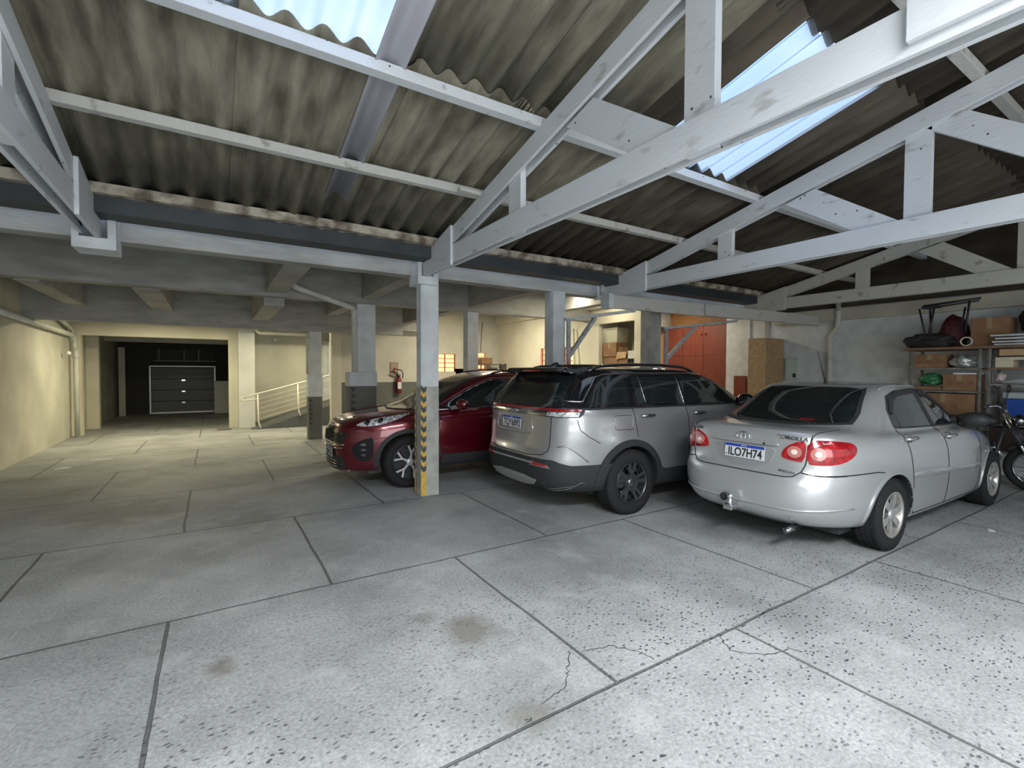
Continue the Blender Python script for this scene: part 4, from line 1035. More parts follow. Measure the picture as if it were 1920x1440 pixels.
        # bumper reflector
        bz = patch(car, 'reflector_bezel', vw([(.02, s * .36, .565), (.02, s * .40, .625), (.04, s * .62, .60), (.06, s * .655, .565), (.02, s * .42, .575)]), V, CHROME, .020, .03)
        patch(car, 'rear_reflector', vw([(.02, s * .41, .588), (.02, s * .43, .615), (.04, s * .60, .60), (.05, s * .62, .583)]), V, REDLENS, .028, .03, parent=bz)
    lb_ = patch(car, 'light_band', [(-.57, 1.115), (-.57, 1.20), (.57, 1.20), (.57, 1.115)], 'B', DARKCHROME, .010, .05)
    patch(car, 'band_red_strip', [(-.57, 1.178), (-.57, 1.196), (.57, 1.196), (.57, 1.178)], 'B', REDLENS, .016, .05, parent=lb_)
    for s in (-1, 1): patch(car, 'band_chrome', [(s * .57, 1.125), (s * .57, 1.155), (s * .26, 1.155), (s * .20, 1.125)], 'B', CHROME, .015, .04, parent=lb_)
    p, n = on_body(car, 0, 1.155, 'B'); text_obj('tailgate_badge', 'Jeep', .075, CHROME, root, p + Vector((-.022, .04, 0)), (R(88), 0, R(-90)), .004, xscale=1.2)
    strip(car, 'tailgate_gap', [(-.615, 1.12), (-.612, .82), (-.60, .75), (-.53, .70), (-.3, .675), (.3, .675), (.60, .70), (.66, .75), (.67, .82), (.67, 1.12)], 'B', SEAM, .005)
    strip(car, 'tailgate_crease', [(-.27, 1.09), (-.33, .96), (-.27, .90), (.38, .90), (.44, .96), (.40, 1.09)], 'B', JSIL, .010)
    pz, n = on_body(car, .10, 1.0, 'B'); plate(car, 'TQY6B92', Vector((pz.x - .014, .09, 1.012)), (R(87), 0, R(-90)))
    # bumper: dark cladding with silver skid plate
    patch(car, 'rear_bumper_cladding', [(-.90, .30), (-.90, .60), (-.78, .60), (-.66, .655), (.66, .655), (.78, .60), (.90, .60), (.90, .30), (.4, .32), (-.4, .32)], 'B', CLAD, .012, .05)
    def qside(s):
        patch(car, 'bumper_side_cladding', [(.05, .30), (.06, .62), (.20, .60), (.50, .57), (.575, .31)], s, CLAD, .013, .05)
    both(qside)
    strip(car, 'bumper_strip', [(-.50, .60), (.56, .60)], 'B', mat('satin_silver', (.42, .42, .42), .35, metal=.6), .014, .012)
    patch(car, 'skid_plate', [(-.36, .33), (-.48, .44), (.52, .44), (.40, .33)], 'B', mat('satin_silver', (.42, .42, .42), .35), .022, .05, rnd=1)
    # roof fin and body scratches
    fin = bmesh.new(); bmesh.ops.create_uvsphere(fin, u_segments=16, v_segments=10, radius=1)
    for v in fin.verts: v.co = Vector((v.co.x * .11, v.co.y * .03, max(0, v.co.z) * (.085 if v.co.x < 0 else .06))) + Vector((.66, 0, 1.64))
    new_obj('roof_fin', fin, GLOSSB, root, smooth=True)
    strip(car, 'bumper_scratch', [(.12, .34), (.22, .37), (.30, .38), (.36, .42), (.40, .40)], 'R', mat('scratch_pale', (.22, .22, .22), .7), .0022, .014)
    strip(car, 'bumper_scratch', [(.10, .31), (.20, .33), (.28, .36)], 'R', mat('scratch_pale', (.22, .22, .22), .7), .002, .014)
    wp = new_obj('rear_wiper', tube([(.10, .0, 1.175), (.16, .25, 1.20), (.17, .40, 1.205)], [.012, .007, .005], 8), BLACK, root, smooth=True)
    new_obj('underbody', B((.6, 4.3, -.66, .66, .22, .32)), BLACK, root)
big_suv()

# ------------------------------------------------------------------ dark red utility car, nose towards the lane
REDP = car_paint('dark_red_metallic_paint', (.115, .003, .010), .25, .45)
def red_suv():
    K = lambda xr, zr, xf, zf, w, zs, nr=4.2, nf=3.4, tr=.05, tf=.10, pr=3, pf=2.2, sh=0: (xr, zr, xf, zf, w, zs, nr, nf, tr, tf, pr, pf, sh)
    rings = [K(.35, .27, 4.15, .20, .74, .24), K(.15, .29, 4.42, .21, .85, .25), K(.05, .38, 4.47, .25, .90, .30, 4, 3.8), K(.0, .55, 4.475, .40, .922, .46, 4, 3.8),
             K(.02, .70, 4.48, .58, .928, .62, 4, 3.8), K(.05, .82, 4.47, .73, .926, .76, 4, 3.8), K(.08, .93, 4.44, .86, .918, .89, 4, 3.8, .05, .12), K(.09, 1.02, 4.34, .93, .902, .965, 4, 3.8, .06, .13, 3, 1.8),
             K(.11, 1.07, 4.14, .985, .880, 1.015, 4.2, 4.0, .07, .13, 3, 1.5), K(.13, 1.10, 3.80, 1.025, .862, 1.045, 4.6, 4.6, .07, .12, 3, 1.3), K(.17, 1.14, 3.46, 1.045, .845, 1.065, 6, 5.5, .07, .09),
             K(.26, 1.25, 3.22, 1.14, .800, 1.18, 6.5, 6, .08, .06), K(.36, 1.40, 2.86, 1.345, .735, 1.38, 6.5, 6, .08, .05), K(.42, 1.51, 2.50, 1.51, .680, 1.515, 6, 6, .07, .04),
             K(.48, 1.565, 2.26, 1.57, .625, 1.575, 5.5, 5.5, .05, .03), K(.68, 1.60, 2.05, 1.605, .50, 1.61, 4, 4, .02, .02), K(.95, 1.615, 1.8, 1.62, .28, 1.625, 3, 3, 0, 0)]
    car = start_car('dark red utility car facing the driving lane, standing behind the striped column', 'car', rings, REDP,
                    (5.73, 6.89, 0), R(180), (.975, .955, .965), 'red_utility_car')
    root = car['root']; xw, xf, wr = .95, 3.60, .352
    cut_arches(car, [(xw, .90, wr), (xf, .90, wr)], .402, .24, BLACK)
    al = (mat('dark_alloy', (.05, .05, .055), .3, metal=.6), mat('machined_alloy', (.72, .72, .72), .35, metal=.5))
    for x in (xw, xf):
        for s in (-1, 1): wheel(car, x, s * .80, wr, .225, .248, 'star', al, s)
    def side(s):
        patch(car, 'rear_side_window', [(.60, 1.16), (.72, 1.36), (.98, 1.45), (1.90, 1.485), (2.0, 1.09), (1.0, 1.10)], s, GLASS, .004, .06)
        patch(car, 'front_side_window', [(2.07, 1.085), (1.98, 1.485), (2.22, 1.475), (2.60, 1.34), (3.12, 1.07), (3.14, 1.055)], s, GLASS, .004, .06)
        patch(car, 'door_pillar', [(2.0, 1.09), (1.91, 1.487), (1.98, 1.487), (2.07, 1.087)], s, GLOSSB, .006, .06)
        strip(car, 'chrome_window_line', [(3.22, 1.045), (2.62, 1.355), (2.24, 1.497), (1.9, 1.507), (1.0, 1.475), (.70, 1.375)], s, CHROME, .006, .004)
        strip(car, 'chrome_window_line', [(3.22, 1.045), (2.0, 1.075), (1.0, 1.09)], s, CHROME, .006, .004)
        for ln in ([(2.04, 1.06), (2.08, .8), (2.08, .42)], [(3.12, 1.03), (3.18, .85), (3.14, .5), (3.05, .42)]): strip(car, 'door_gap', ln, s, SEAM, .0045)
        patch(car, 'wheel_arch_trim', arch_poly(xf, wr, .400, .455, -8, 175), s, CLAD, .015, .05); patch(car, 'wheel_arch_trim', arch_poly(xw, wr, .400, .455, 5, 190), s, CLAD, .015, .05)
        patch(car, 'sill_cladding', [(1.38, .26), (1.42, .42), (3.12, .42), (3.18, .26)], s, CLAD, .013, .06)
        sg = -1 if s == 'R' else 1
        for hx in (1.25, 2.25):
            p, n = on_body(car, hx, .93, s)
            new_obj('door_handle', tube([p + Vector((-.11, sg * .01, 0)), p + Vector((-.07, sg * .034, 0)), p + Vector((.07, sg * .034, 0)), p + Vector((.11, sg * .01, 0))], [.012, .015, .015, .012], 10), CHROME, root, smooth=True)
        mp = Vector((2.86, sg * .98, 1.13)); bm = bmesh.new(); bmesh.ops.create_uvsphere(bm, u_segments=20, v_segments=12, radius=1)
        for v in bm.verts: v.co = Vector((v.co.x * .085, v.co.y * .13, v.co.z * .075)) + mp
        mo = new_obj('side_mirror', bm, REDP, root, smooth=True); new_obj('mirror_arm', bar(mp + Vector((0, -sg * .1, -.04)), (2.98, sg * .84, 1.07), .06, .05), GLOSSB, mo)
        new_obj('mirror_indicator', tube([mp + Vector((.07, sg * .03, .005)), mp + Vector((.045, sg * .10, .01)), mp + Vector((.0, sg * .13, .02))], .007, 8), LENS, mo, smooth=True)
        pts = []
        for xx, u_ in ((.62, 0), (.78, .03), (1.4, .04), (2.0, .03), (2.22, 0)):
            p, n = on_body(car, xx, sg * .56, 'T'); pts.append(p + Vector((0, 0, u_)))
        new_obj('roof_rail', tube(fillet(pts, .12), .014, 10), GLOSSB, root, smooth=True)
        # lamps on the nose corners
        a = R(40) * sg; d = Vector((-math.cos(a), -math.sin(a), 0)); ux = Vector((-math.sin(a), math.cos(a), 0)); V = (d, ux, Vector((0, 0, 1)))
        def vw(P): return [((x * ux.x + y * ux.y), z) for (x, y, z) in P]
        hl = patch(car, 'headlamp', vw([(4.27, sg * .58, .855), (4.20, sg * .64, .91), (4.05, sg * .72, .955), (3.85, sg * .80, .985), (3.60, sg * .83, 1.025), (3.80, sg * .83, .935), (3.96, sg * .81, .885), (4.12, sg * .73, .848)]), V, LENS, .006, .03, rnd=1, bulge=.008, far=9)
        for (yy, xx, zz) in ((.68, 4.14, .895), (.76, 4.0, .92)):
            q = vw([(xx, sg * yy, zz)])[0]; patch(car, 'lamp_projector', [(q[0] + .032 * math.cos(t * math.pi / 6), q[1] + .028 * math.sin(t * math.pi / 6)) for t in range(12)], V, GLOSSB, .017, .02, parent=hl, far=9)
        fl = patch(car, 'fog_lamp_housing', vw([(4.30, sg * .58, .56), (4.24, sg * .62, .64), (4.10, sg * .73, .71), (4.06, sg * .75, .68), (4.06, sg * .74, .40), (4.18, sg * .66, .37), (4.28, sg * .60, .45)]), V, mat('fog_housing', (.012, .012, .013), .6, spec=.2), .005, .03, rnd=1, far=9)
        for zz in (.47, .54, .61):
            q = vw([(4.16, sg * .675, zz)])[0]; patch(car, 'fog_lamp', [(q[0] + .036 * math.cos(t * math.pi / 6), q[1] + .017 * math.sin(t * math.pi / 6)) for t in range(12)], V, DARKCHROME, .014, .02, parent=fl, far=9)
    both(side)
    patch(car, 'windscreen', [(-.66, 1.055), (-.70, 1.10), (-.56, 1.48), (-.3, 1.505), (.3, 1.505), (.56, 1.48), (.70, 1.10), (.66, 1.055), (0, 1.04)], 'F', GLASS, .004, .06, far=7)
    strip(car, 'windscreen_edge', [(-.60, 1.05), (0, 1.035), (.60, 1.05)], 'F', BLACK, .016)
    # grille
    gr = patch(car, 'grille', [(-.46, .62), (-.54, .70), (-.52, .76), (-.32, .80), (-.10, .79), (0, .775), (.10, .79), (.32, .80), (.52, .76), (.54, .70), (.46, .62), (.2, .595), (-.2, .595)], 'F', GLOSSB, .004, .05, far=7)
    gm = bmesh.new()
    for i in range(-9, 10):
        for j in range(3):
            y = i * .052 + (.026 if j % 2 else 0); z = .64 + j * .045
            if abs(y) > .50: continue
            for e in (1, -1):
                a, n1 = on_body(car, y - .026, z, 'F', .014, 7); b, n2 = on_body(car, y, z + e * .022, 'F', .014, 7); c, n3 = on_body(car, y + .026, z, 'F', .014, 7)
                if a and b and c: tube([a, b, c], .0035, 5, bm=gm)
    new_obj('grille_mesh', gm, DARKCHROME, gr)
    strip(car, 'grille_chrome', [(-.50, .60), (-.2, .575), (0, .57), (.2, .575), (.50, .60)], 'F', CHROME, .010, .008)
    strip(car, 'grille_chrome', [(-.48, .555), (-.2, .53), (0, .525), (.2, .53), (.48, .555)], 'F', CHROME, .006, .008)
    patch(car, 'lower_grille', [(-.52, .28), (-.48, .44), (.48, .44), (.52, .28), (.3, .25), (-.3, .25)], 'F', BLACK, .006, .05, far=7)
    for zz in (.29, .33, .37): strip(car, 'lower_grille_bar', [(-.46, zz), (0, zz - .01), (.46, zz)], 'F', DARKCHROME, .006, .01)
    strip(car, 'chrome_lip', [(-.52, .25), (-.42, .235), (0, .232), (.42, .235), (.52, .25)], 'F', CHROME, .009, .006)
    p, n = on_body(car, 0, .835, 'F', .004, 7)
    em = new_obj('oval_badge', tube([p + Vector((.004, .075 * math.cos(t * math.pi / 14), .036 * math.sin(t * math.pi / 14))) for t in range(28)], .005, 8, closed=True), CHROME, root, smooth=True)
    text_obj('badge_letters', 'KIA', .045, CHROME, em, p + Vector((.003, 0, 0)), (R(80), 0, R(90)), .002, xscale=1.1)
    pz, n = on_body(car, 0, .48, 'F', 0, 7); plate(car, 'QJD4C18', Vector((pz.x + .022, .08, .478)), (R(90), 0, R(90)))
    # bonnet creases
    for s in (-1, 1):
        strip(car, 'bonnet_gap', [(4.16, s * .62), (3.8, s * .735), (3.3, s * .77)], 'T', SEAM, .0045)
        strip(car, 'bonnet_crease', [(4.22, s * .30), (3.8, s * .42), (3.42, s * .50)], 'T', REDP, .010)
    new_obj('underbody', B((.5, 4.1, -.64, .64, .2, .3)), BLACK, root)
red_suv()

# ================================================================== ramp, railing, lane end
RAMPG = mat('grey_ramp_paint', (.12, .13, .135), .7, var=(.095, .10, .105), scale=3)
rp = struct('floor_ramp', prism([(.86, 0), (5.2, 0), (5.2, 1.30), (1.05, .03)], 'y', 14.1, 15.7), RAMPG, bevel=.004)
rl = thing('ramp_railing', 'cream tubular handrail with thin horizontal bars along the sloping ramp', 'railing', (1.0, 14.1, 0))
RC = mat('cream_rail_paint', (.66, .64, .54), .45)
def rz_(x): return .03 + (x - 1.05) * .3
new_obj('handrail', tube(fillet([(-.30, 0, .86), (-.38, 0, .80), (-.05, .02, .80), (-.30, 0, .86), (0, 0, .93), (2.03, 0, 1.48)][3:], .1), .022, 10), RC, rl, smooth=True)
new_obj('handrail_return', tube(fillet([(-.30, 0, .86), (-.42, 0, .80), (-.30, 0, .76), (.02, 0, .80)], .05), .018, 10), RC, rl, smooth=True)
for px_, h0, h1 in ((.03, .05, .93), (1.0, .33, 1.20), (2.02, .64, 1.48)):
    new_obj('post', tube(fillet([(px_ - .02, 0, h1), (px_, 0, h0 + .12), (px_ + .05, -.03, h0 - .02)], .06), .020, 10), RC, rl, smooth=True)
for k in range(5):
    f = (k + 1) / 6.0
    new_obj('rail_bar', tube([(.03, 0, .93 - .78 * f), (2.02, 0, 1.48 - .80 * f)], .006, 6), RC, rl, smooth=True)
# second doorway on the ramp with a dark red door leaf
do = struct('door_1', B((3.14, 3.43, 15.66, 15.70, .62, 2.44)), mat('dark_red_door', (.05, .008, .008), .5))
struct('trim_3', B((2.93, 3.10, 15.60, 15.70, .55, 2.46)), WHITE)
def extinguisher(loc, rz, label, hose=True):
    t = thing('fire_extinguisher', label, 'fire extinguisher', loc, rz)
    RED = mat('extinguisher_red', (.16, .015, .012), .5)
    new_obj('cylinder_body', lathe([(0, .055), (.02, .08), (.36, .08), (.42, .05), (.45, .025)], 'z', 20), RED, t, smooth=True)
    new_obj('paper_label', B((-.05, .05, -.084, -.079, .12, .30)), PLATE, t)
    new_obj('valve_handle', B((-.02, .02, -.09, .06, .45, .48), (-.02, .02, -.10, .04, .50, .515)), BLACK, t)
    if hose: new_obj('hose', tube([(.0, .0, .47), (-.10, -.02, .52), (-.20, -.03, .58), (-.12, -.04, .65), (.06, -.04, .62), (.11, -.04, .52), (.09, -.05, .40)], .014, 8), BLACK, t, smooth=True)
    return t
extinguisher((4.24, 12.408, .95), 0, 'fire extinguisher hung on the dark grey wall band behind the red car bonnet')
extinguisher((3.31, 15.575, 1.62), 0, 'red fire extinguisher with a white label hung high beside the ramp doorway')
sg_ = new_obj('extinguisher_sign', B((4.03, 4.25, 12.485, 12.50, 1.40, 1.78)), mat('faded_sign', (.30, .25, .19), .6))
tag(sg_, 'small faded sign with a red extinguisher symbol on the wall above the hose', 'sign')
SR = mat('sign_red', (.32, .05, .03), .6)
b_ = B((4.12, 4.17, 12.48, 12.485, 1.48, 1.60)); prism([(4.10, 1.60), (4.19, 1.60), (4.165, 1.64), (4.125, 1.64)], 'y', 12.48, 12.485, bm=b_)
new_obj('sign_symbol', b_, SR, sg_)
bm_ = bmesh.new()
for (a, b, c, d) in ((4.04, 4.24, 1.41, 1.42), (4.04, 4.24, 1.76, 1.77), (4.04, 4.05, 1.41, 1.77), (4.23, 4.24, 1.41, 1.77)): B((a, b, 12.48, 12.485, c, d), bm=bm_)
new_obj('sign_border', bm_, SR, sg_)
def wall_fitting(loc, d, label):
    t = thing('wall_lamp', label, 'lamp', loc)
    d = Vector(d)
    new_obj('lamp_arm', tube([(0, 0, 0), d * .08 + Vector((0, 0, .03))], .012, 8), WHITE, t, smooth=True)
    bm = bmesh.new(); bmesh.ops.create_uvsphere(bm, u_segments=14, v_segments=10, radius=.045)
    for v in bm.verts: v.co += d * .12 + Vector((0, 0, .03))
    new_obj('lamp_bulb', bm, mat('unlit_bulb', (.75, .74, .66), .3), t, smooth=True)
wall_fitting((-2.75, 13.9, 1.88), (1, 0, 0), 'small white bulb holder on the cream left wall before the drain pipe')
wall_fitting((1.59, 15.7, 2.44), (0, -1, 0), 'small bare bulb holder high on the wall behind the ramp railing')
# passage end: sectional door, transom, cabinet
gd = thing('garage_door', 'dark grey sectional garage door at the far end of the unlit passage', 'garage door', (0, 20.9, 0)); gd['kind'] = 'thing'
GD = mat('dark_grey_door_panel', (.085, .09, .095), .5)
for k in range(4): new_obj('door_section', B((-1.80, .06, 0, .05, .04 + k * .40, .43 + k * .40)), GD, gd, bevel=.006)
AL = mat('pale_aluminium', (.5, .5, .5), .4, metal=.5)
for x in (-1.86, .07): new_obj('guide_rail', B((x, x + .05, -.03, .05, .0, 1.68)), AL, gd)
new_obj('top_rail', B((-1.86, .12, -.03, .04, 1.66, 1.70)), AL, gd); new_obj('bottom_rail', B((-1.80, .06, -.03, .04, .0, .05)), AL, gd)
for z in (.38, .78, 1.18):
    new_obj('door_handle', B((-.92, -.82, -.05, 0, z - .02, z + .02)), CHROME, gd)
w5 = struct('window_5', B((-1.72, .10, 21.1, 21.15, 1.9, 2.3)), mat('dark_transom_glass', (.004, .004, .005), .6))
new_obj('window_frame', B((-1.75, .14, 21.04, 21.09, 1.86, 1.90), (-1.60, -1.57, 21.04, 21.09, 1.9, 2.3), (-.86, -.83, 21.04, 21.09, 1.9, 2.3), (-.42, -.38, 21.04, 21.09, 1.9, 2.3)), mat('dull_transom_frame', (.12, .12, .12), .5), w5)
cb = thing('metal_cabinet', 'narrow pale cabinet standing right of the dark garage door', 'cabinet', (.30, 20.2, 0))
new_obj('cabinet_body', B((-.22, .22, -.2, .2, 0, 1.16)), mat('pale_cabinet', (.45, .46, .42), .5), cb, bevel=.008)
new_obj('cabinet_door', B((-.21, .12, -.215, -.20, .03, 1.13)), mat('pale_cabinet', (.45, .46, .42), .5), cb, bevel=.004)
struct('wall_back', B((-2.62, -2.45, 20.3, 20.5, 0, 2.3)), DIRTY)
dr = new_obj('floor_drain', B((.10, .42, 14.35, 14.65, 0, .008)), mat('drain_cover', (.12, .10, .07), .8)); tag(dr, 'rusty square drain cover set in the floor beside the cream pier', 'drain cover')

# ================================================================== cream alcove and what is stored in it
def carton(name, x0, x1, y0, y1, z0, z1, m, label, cat='box', flaps=False, tape=True, rz=0, group=None, mark=None):
    cx, cy = (x0 + x1) / 2, (y0 + y1) / 2
    t = thing(name, label, cat, (cx, cy, z0), rz, group)
    w, d, h = (x1 - x0) / 2, (y1 - y0) / 2, z1 - z0
    new_obj('box_body', B((-w, w, -d, d, 0, h)), m, t, bevel=.006)
    if tape: new_obj('packing_tape', B((-w - .002, -w + .001, -.03, .03, h * .6, h + .001), (-w, w, -.03, .03, h, h + .0015)), mat('packing_tape', (.30, .22, .13), .35), t)
    if flaps:
        new_obj('open_flap', bar((-w, -d, h), (-w - .12, -d - .0, h - .10), .02, .004, upv=(0, 1, 0)), m, t) if False else None
        new_obj('open_flap', prism([(-d, h), (d, h), (d + .04, h - .16), (-d + .03, h - .13)], 'x', -w - .03, -w - .024), CARD2, t)
        new_obj('open_flap', prism([(-w, h), (w, h), (w, h + .10), (-w + .03, h + .12)], 'y', d, d + .005), CARD2, t)
    if mark:
        bm = bmesh.new()
        for k in range(3): B((-w - .003, -w, -.16 + k * .12, -.10 + k * .12, h * .35, h * .35 + .06 - .01 * k), bm=bm)
        new_obj('printed_lettering', bm, mat('faint_print', (.17, .095, .05), .8), t)
    return t
carton('cardboard_box', 7.50, 7.85, 7.55, 8.03, 1.64, 1.88, CARD, 'brown cardboard box at the bottom left of the cream alcove', tape=False)
carton('cardboard_box', 7.48, 7.85, 7.58, 8.02, 1.885, 2.19, CARD, 'closed brown cardboard box under the white plastic bin in the cream alcove')
carton('cardboard_box', 7.50, 7.80, 7.26, 7.54, 1.64, 1.98, CARD, 'open cardboard box with flaps hanging out in the middle of the cream alcove', flaps=True, tape=False)
bn = thing('storage_bin', 'translucent white plastic bin on top of the cardboard box in the cream alcove', 'storage bin', (7.68, 7.80, 2.193))
PL = mat('milky_plastic', (.60, .58, .45), .35, trans=.25)
bm_ = bmesh.new(); A_ = [bm_.verts.new(p) for p in ((-.16, -.20, 0), (.16, -.20, 0), (.16, .20, 0), (-.16, .20, 0))]; C_ = [bm_.verts.new(p) for p in ((-.19, -.235, .30), (.19, -.235, .30), (.19, .235, .30), (-.19, .235, .30))]
bm_.faces.new(A_[::-1]); bm_.faces.new(C_)
for i in range(4): bm_.faces.new((A_[i], A_[(i + 1) % 4], C_[(i + 1) % 4], C_[i]))
new_obj('bin_body', bm_, PL, bn, bevel=.012); new_obj('bin_lid', B((-.20, .20, -.245, .245, .30, .325)), PL, bn, bevel=.008)
carton('white_box', 7.50, 7.80, 6.995, 7.255, 1.83, 2.00, PALE, 'white box lying on the dark crate at the right of the cream alcove', tape=False)
def crate(x0, x1, y0, y1, z0, z1, m, label):
    t = thing('plastic_crate', label, 'crate', ((x0 + x1) / 2, (y0 + y1) / 2, z0)); w, d, h = (x1 - x0) / 2, (y1 - y0) / 2, z1 - z0
    bm = B((-w, w, -d, d, 0, .02)); 
    for k in range(7):
        u = -d + (2 * d) * k / 6; B((-w, -w + .01, u - .008 if k else u, u + .008, 0, h), bm=bm); B((w - .01, w, u - .008 if k else u, u + .008, 0, h), bm=bm)
    for z in (.0, h * .5, h - .02): B((-w, -w + .012, -d, d, z, z + .02), (w - .012, w, -d, d, z, z + .02), (-w, w, -d, -d + .012, z, z + .02), (-w, w, d - .012, d, z, z + .02), bm=bm)
    new_obj('crate_body', bm, m, t)
crate(7.52, 7.80, 6.995, 7.25, 1.642, 1.828, BLACK, 'dark plastic crate under the white box in the cream alcove')
pl_ = new_obj('wooden_pole', tube([(7.33, 8.85, 2.57), (7.24, 8.62, .3), (7.235, 8.61, .0)], .018, 8), mat('greenish_pole', (.33, .34, .24), .6), smooth=True)
tag(pl_, 'thin greenish pole leaning on the cream wall left of the alcove', 'pole')
# small rack by the lit window
rk = thing('metal_shelf_rack', 'small dark rack before the right-hand orange window on the back wall', 'shelf rack', (6.95, 12.15, 0))
for x in (-.42, .40):
    for y in (-.15, .15): new_obj('upright', B((x - .015, x + .015, y - .015, y + .015, 0, 1.78)), mat('dark_rack', (.08, .07, .06), .6), rk)
for z in (.5, 1.10, 1.42, 1.76): new_obj('rack_shelf', B((-.43, .42, -.16, .16, z - .02, z)), mat('dark_rack', (.08, .07, .06), .6), rk)
carton('cardboard_box', 6.56, 6.92, 12.02, 12.28, 1.762, 1.94, CARD, 'brown box on the top of the small rack before the orange window')
ci = 0
for i, (x, m_, h_) in enumerate(((6.62, 'white', .16), (6.76, 'brown', .20), (6.90, 'white', .13), (7.04, 'blue', .19), (7.18, 'white', .22), (7.29, 'red', .15))):
    c_ = {'white': (.6, .6, .6), 'brown': (.16, .08, .05), 'blue': (.05, .08, .18), 'red': (.25, .05, .04)}[m_]
    o = new_obj('paint_can', lathe([(0, .045), (h_ * .8, .047), (h_ * .86, .03), (h_, .028)], 'z', 14, c=(x, 12.10, 1.42)), mat('can_' + m_, c_, .5), smooth=True)
    tag(o, '%s container on the small rack, %s from the left' % (m_, ['first', 'second', 'third', 'fourth', 'fifth', 'sixth'][i]), 'container', 'containers on the small rack')
wd = new_obj('wooden_board', bar((6.62, 12.40, 1.76), (6.56, 12.46, 2.62), .09, .03), mat('dark_board', (.10, .05, .03), .6)); tag(wd, 'dark wooden board leaning on the back wall above the small rack', 'board')
cb_ = new_obj('hanging_cable', tube([(6.84, 12.48, 3.0), (6.80, 12.48, 2.6), (6.77, 12.47, 2.12)], .008, 6), BLACK, smooth=True); tag(cb_, 'thin dark cable hanging down the back wall above the small rack', 'cable')

# ================================================================== red-brown cupboard
cu = thing('wall_cupboard', 'large red-brown wooden cupboard with a lattice top set in the wall behind the white beam', 'cupboard', (XR, 0, 0))
FRM = mat('orange_frame_wood', (.42, .17, .045), .4)
new_obj('cupboard_body', B((.03, .5, 6.74, 8.64, 0, 3.24)), REDWOOD, cu)
for a, b, c, d in ((6.72, 6.79, 0, 3.25), (8.57, 8.64, 0, 3.25), (6.72, 8.64, 3.20, 3.25), (6.72, 8.64, 2.68, 2.72)): new_obj('cupboard_frame', B((-.02, .04, a, b, c, d)), FRM if b > 8.6 and a > 8 else REDWOOD, cu, bevel=.003)
ys = [6.79, 7.36, 7.96, 8.57]
for i in range(3):
    for (z0, z1) in ((.05, 1.0), (1.005, 1.95), (1.955, 2.68)):
        d_ = new_obj('cupboard_door', B((-.005, .022, ys[i] + .004, ys[i + 1] - .004, z0, z1)), REDWOOD, cu, bevel=.004)
        if i < 2:
            zz = 2.49 if z0 > 1.9 else (1.48 if z0 > 1 else .6); yy = 7.42 if i == 1 else 7.30
            new_obj('door_knob', lathe([(-.005, .010), (-.03, .010), (-.045, .024), (-.06, .018)], 'x', 14, c=(0, yy, zz)), mat('red_knob', (.35, .07, .03), .3), d_, smooth=True)
lt = bmesh.new()
for k in range(46):
    y = 6.40 + k * .048
    for sgn in (1, -1):
        a = Vector((.0 if sgn > 0 else .012, y, 2.72)); e = Vector((a.x, y + sgn * .48, 3.20))
        y0, y1 = 6.79, 8.57
        t0, t1 = 0, 1
        dy = e.y - a.y
        ta, tb_ = sorted(((y0 - a.y) / dy, (y1 - a.y) / dy)); t0, t1 = max(0, ta), min(1, tb_)
        if t1 > t0 + .02: bar(a.lerp(e, t0), a.lerp(e, t1), .008, .012, bm=lt, upv=(1, 0, 0))
new_obj('lattice', lt, mat('lattice_wood', (.38, .20, .08), .5), cu)
# tan packing case, brown board, meter box, wall pipe
tb_ = thing('packing_case', 'tall tan packing case standing between the cupboard and the silver sedan roof', 'packing case', (9.84, 5.595, 0))
new_obj('case_body', B((-.34, .34, -.185, .185, 0, 2.24)), OSB, tb_, bevel=.006)
new_obj('case_edge', B((-.345, -.335, -.19, -.165, 0, 2.245), (-.345, .345, -.19, .19, 2.24, 2.25)), CARD2, tb_)
o = new_obj('brown_board', B((10.10, 10.13, 6.18, 6.48, 0, 1.47)), REDWOOD, bevel=.003); tag(o, 'low red-brown board leaning on the white pillar left of the tan packing case', 'board')
mb_ = thing('meter_box', 'pale green electric meter box on the white wall right of the tan packing case', 'meter box', (XR, 5.24, 1.40))
new_obj('box_case', B((-.05, 0, -.12, .12, 0, .45)), mat('pale_green_metal', (.46, .55, .51), .5), mb_, bevel=.006); new_obj('box_door', B((-.056, -.05, -.10, .10, .03, .42)), mat('pale_green_metal2', (.50, .59, .55), .5), mb_, bevel=.003)
new_obj('box_latch', B((-.075, -.055, -.10, -.05, .05, .13)), BLACK, mb_)
pipe('drain_pipe', [(10.10, 4.36, 3.0), (10.10, 4.36, 2.42), (10.13, 4.50, 2.26), (10.13, 4.50, 0)], .045, PVC, 'white drain pipe coming down the right wall beside the end of the long beam', rings=[((10.10, 4.36, 2.70), (0, 0, 1)), ((10.13, 4.50, 2.20), (0, 0, 1))])
struct('trim_4', B((XR - .04, XR, 5.72, 5.80, 0, 3.2)), GREYC)

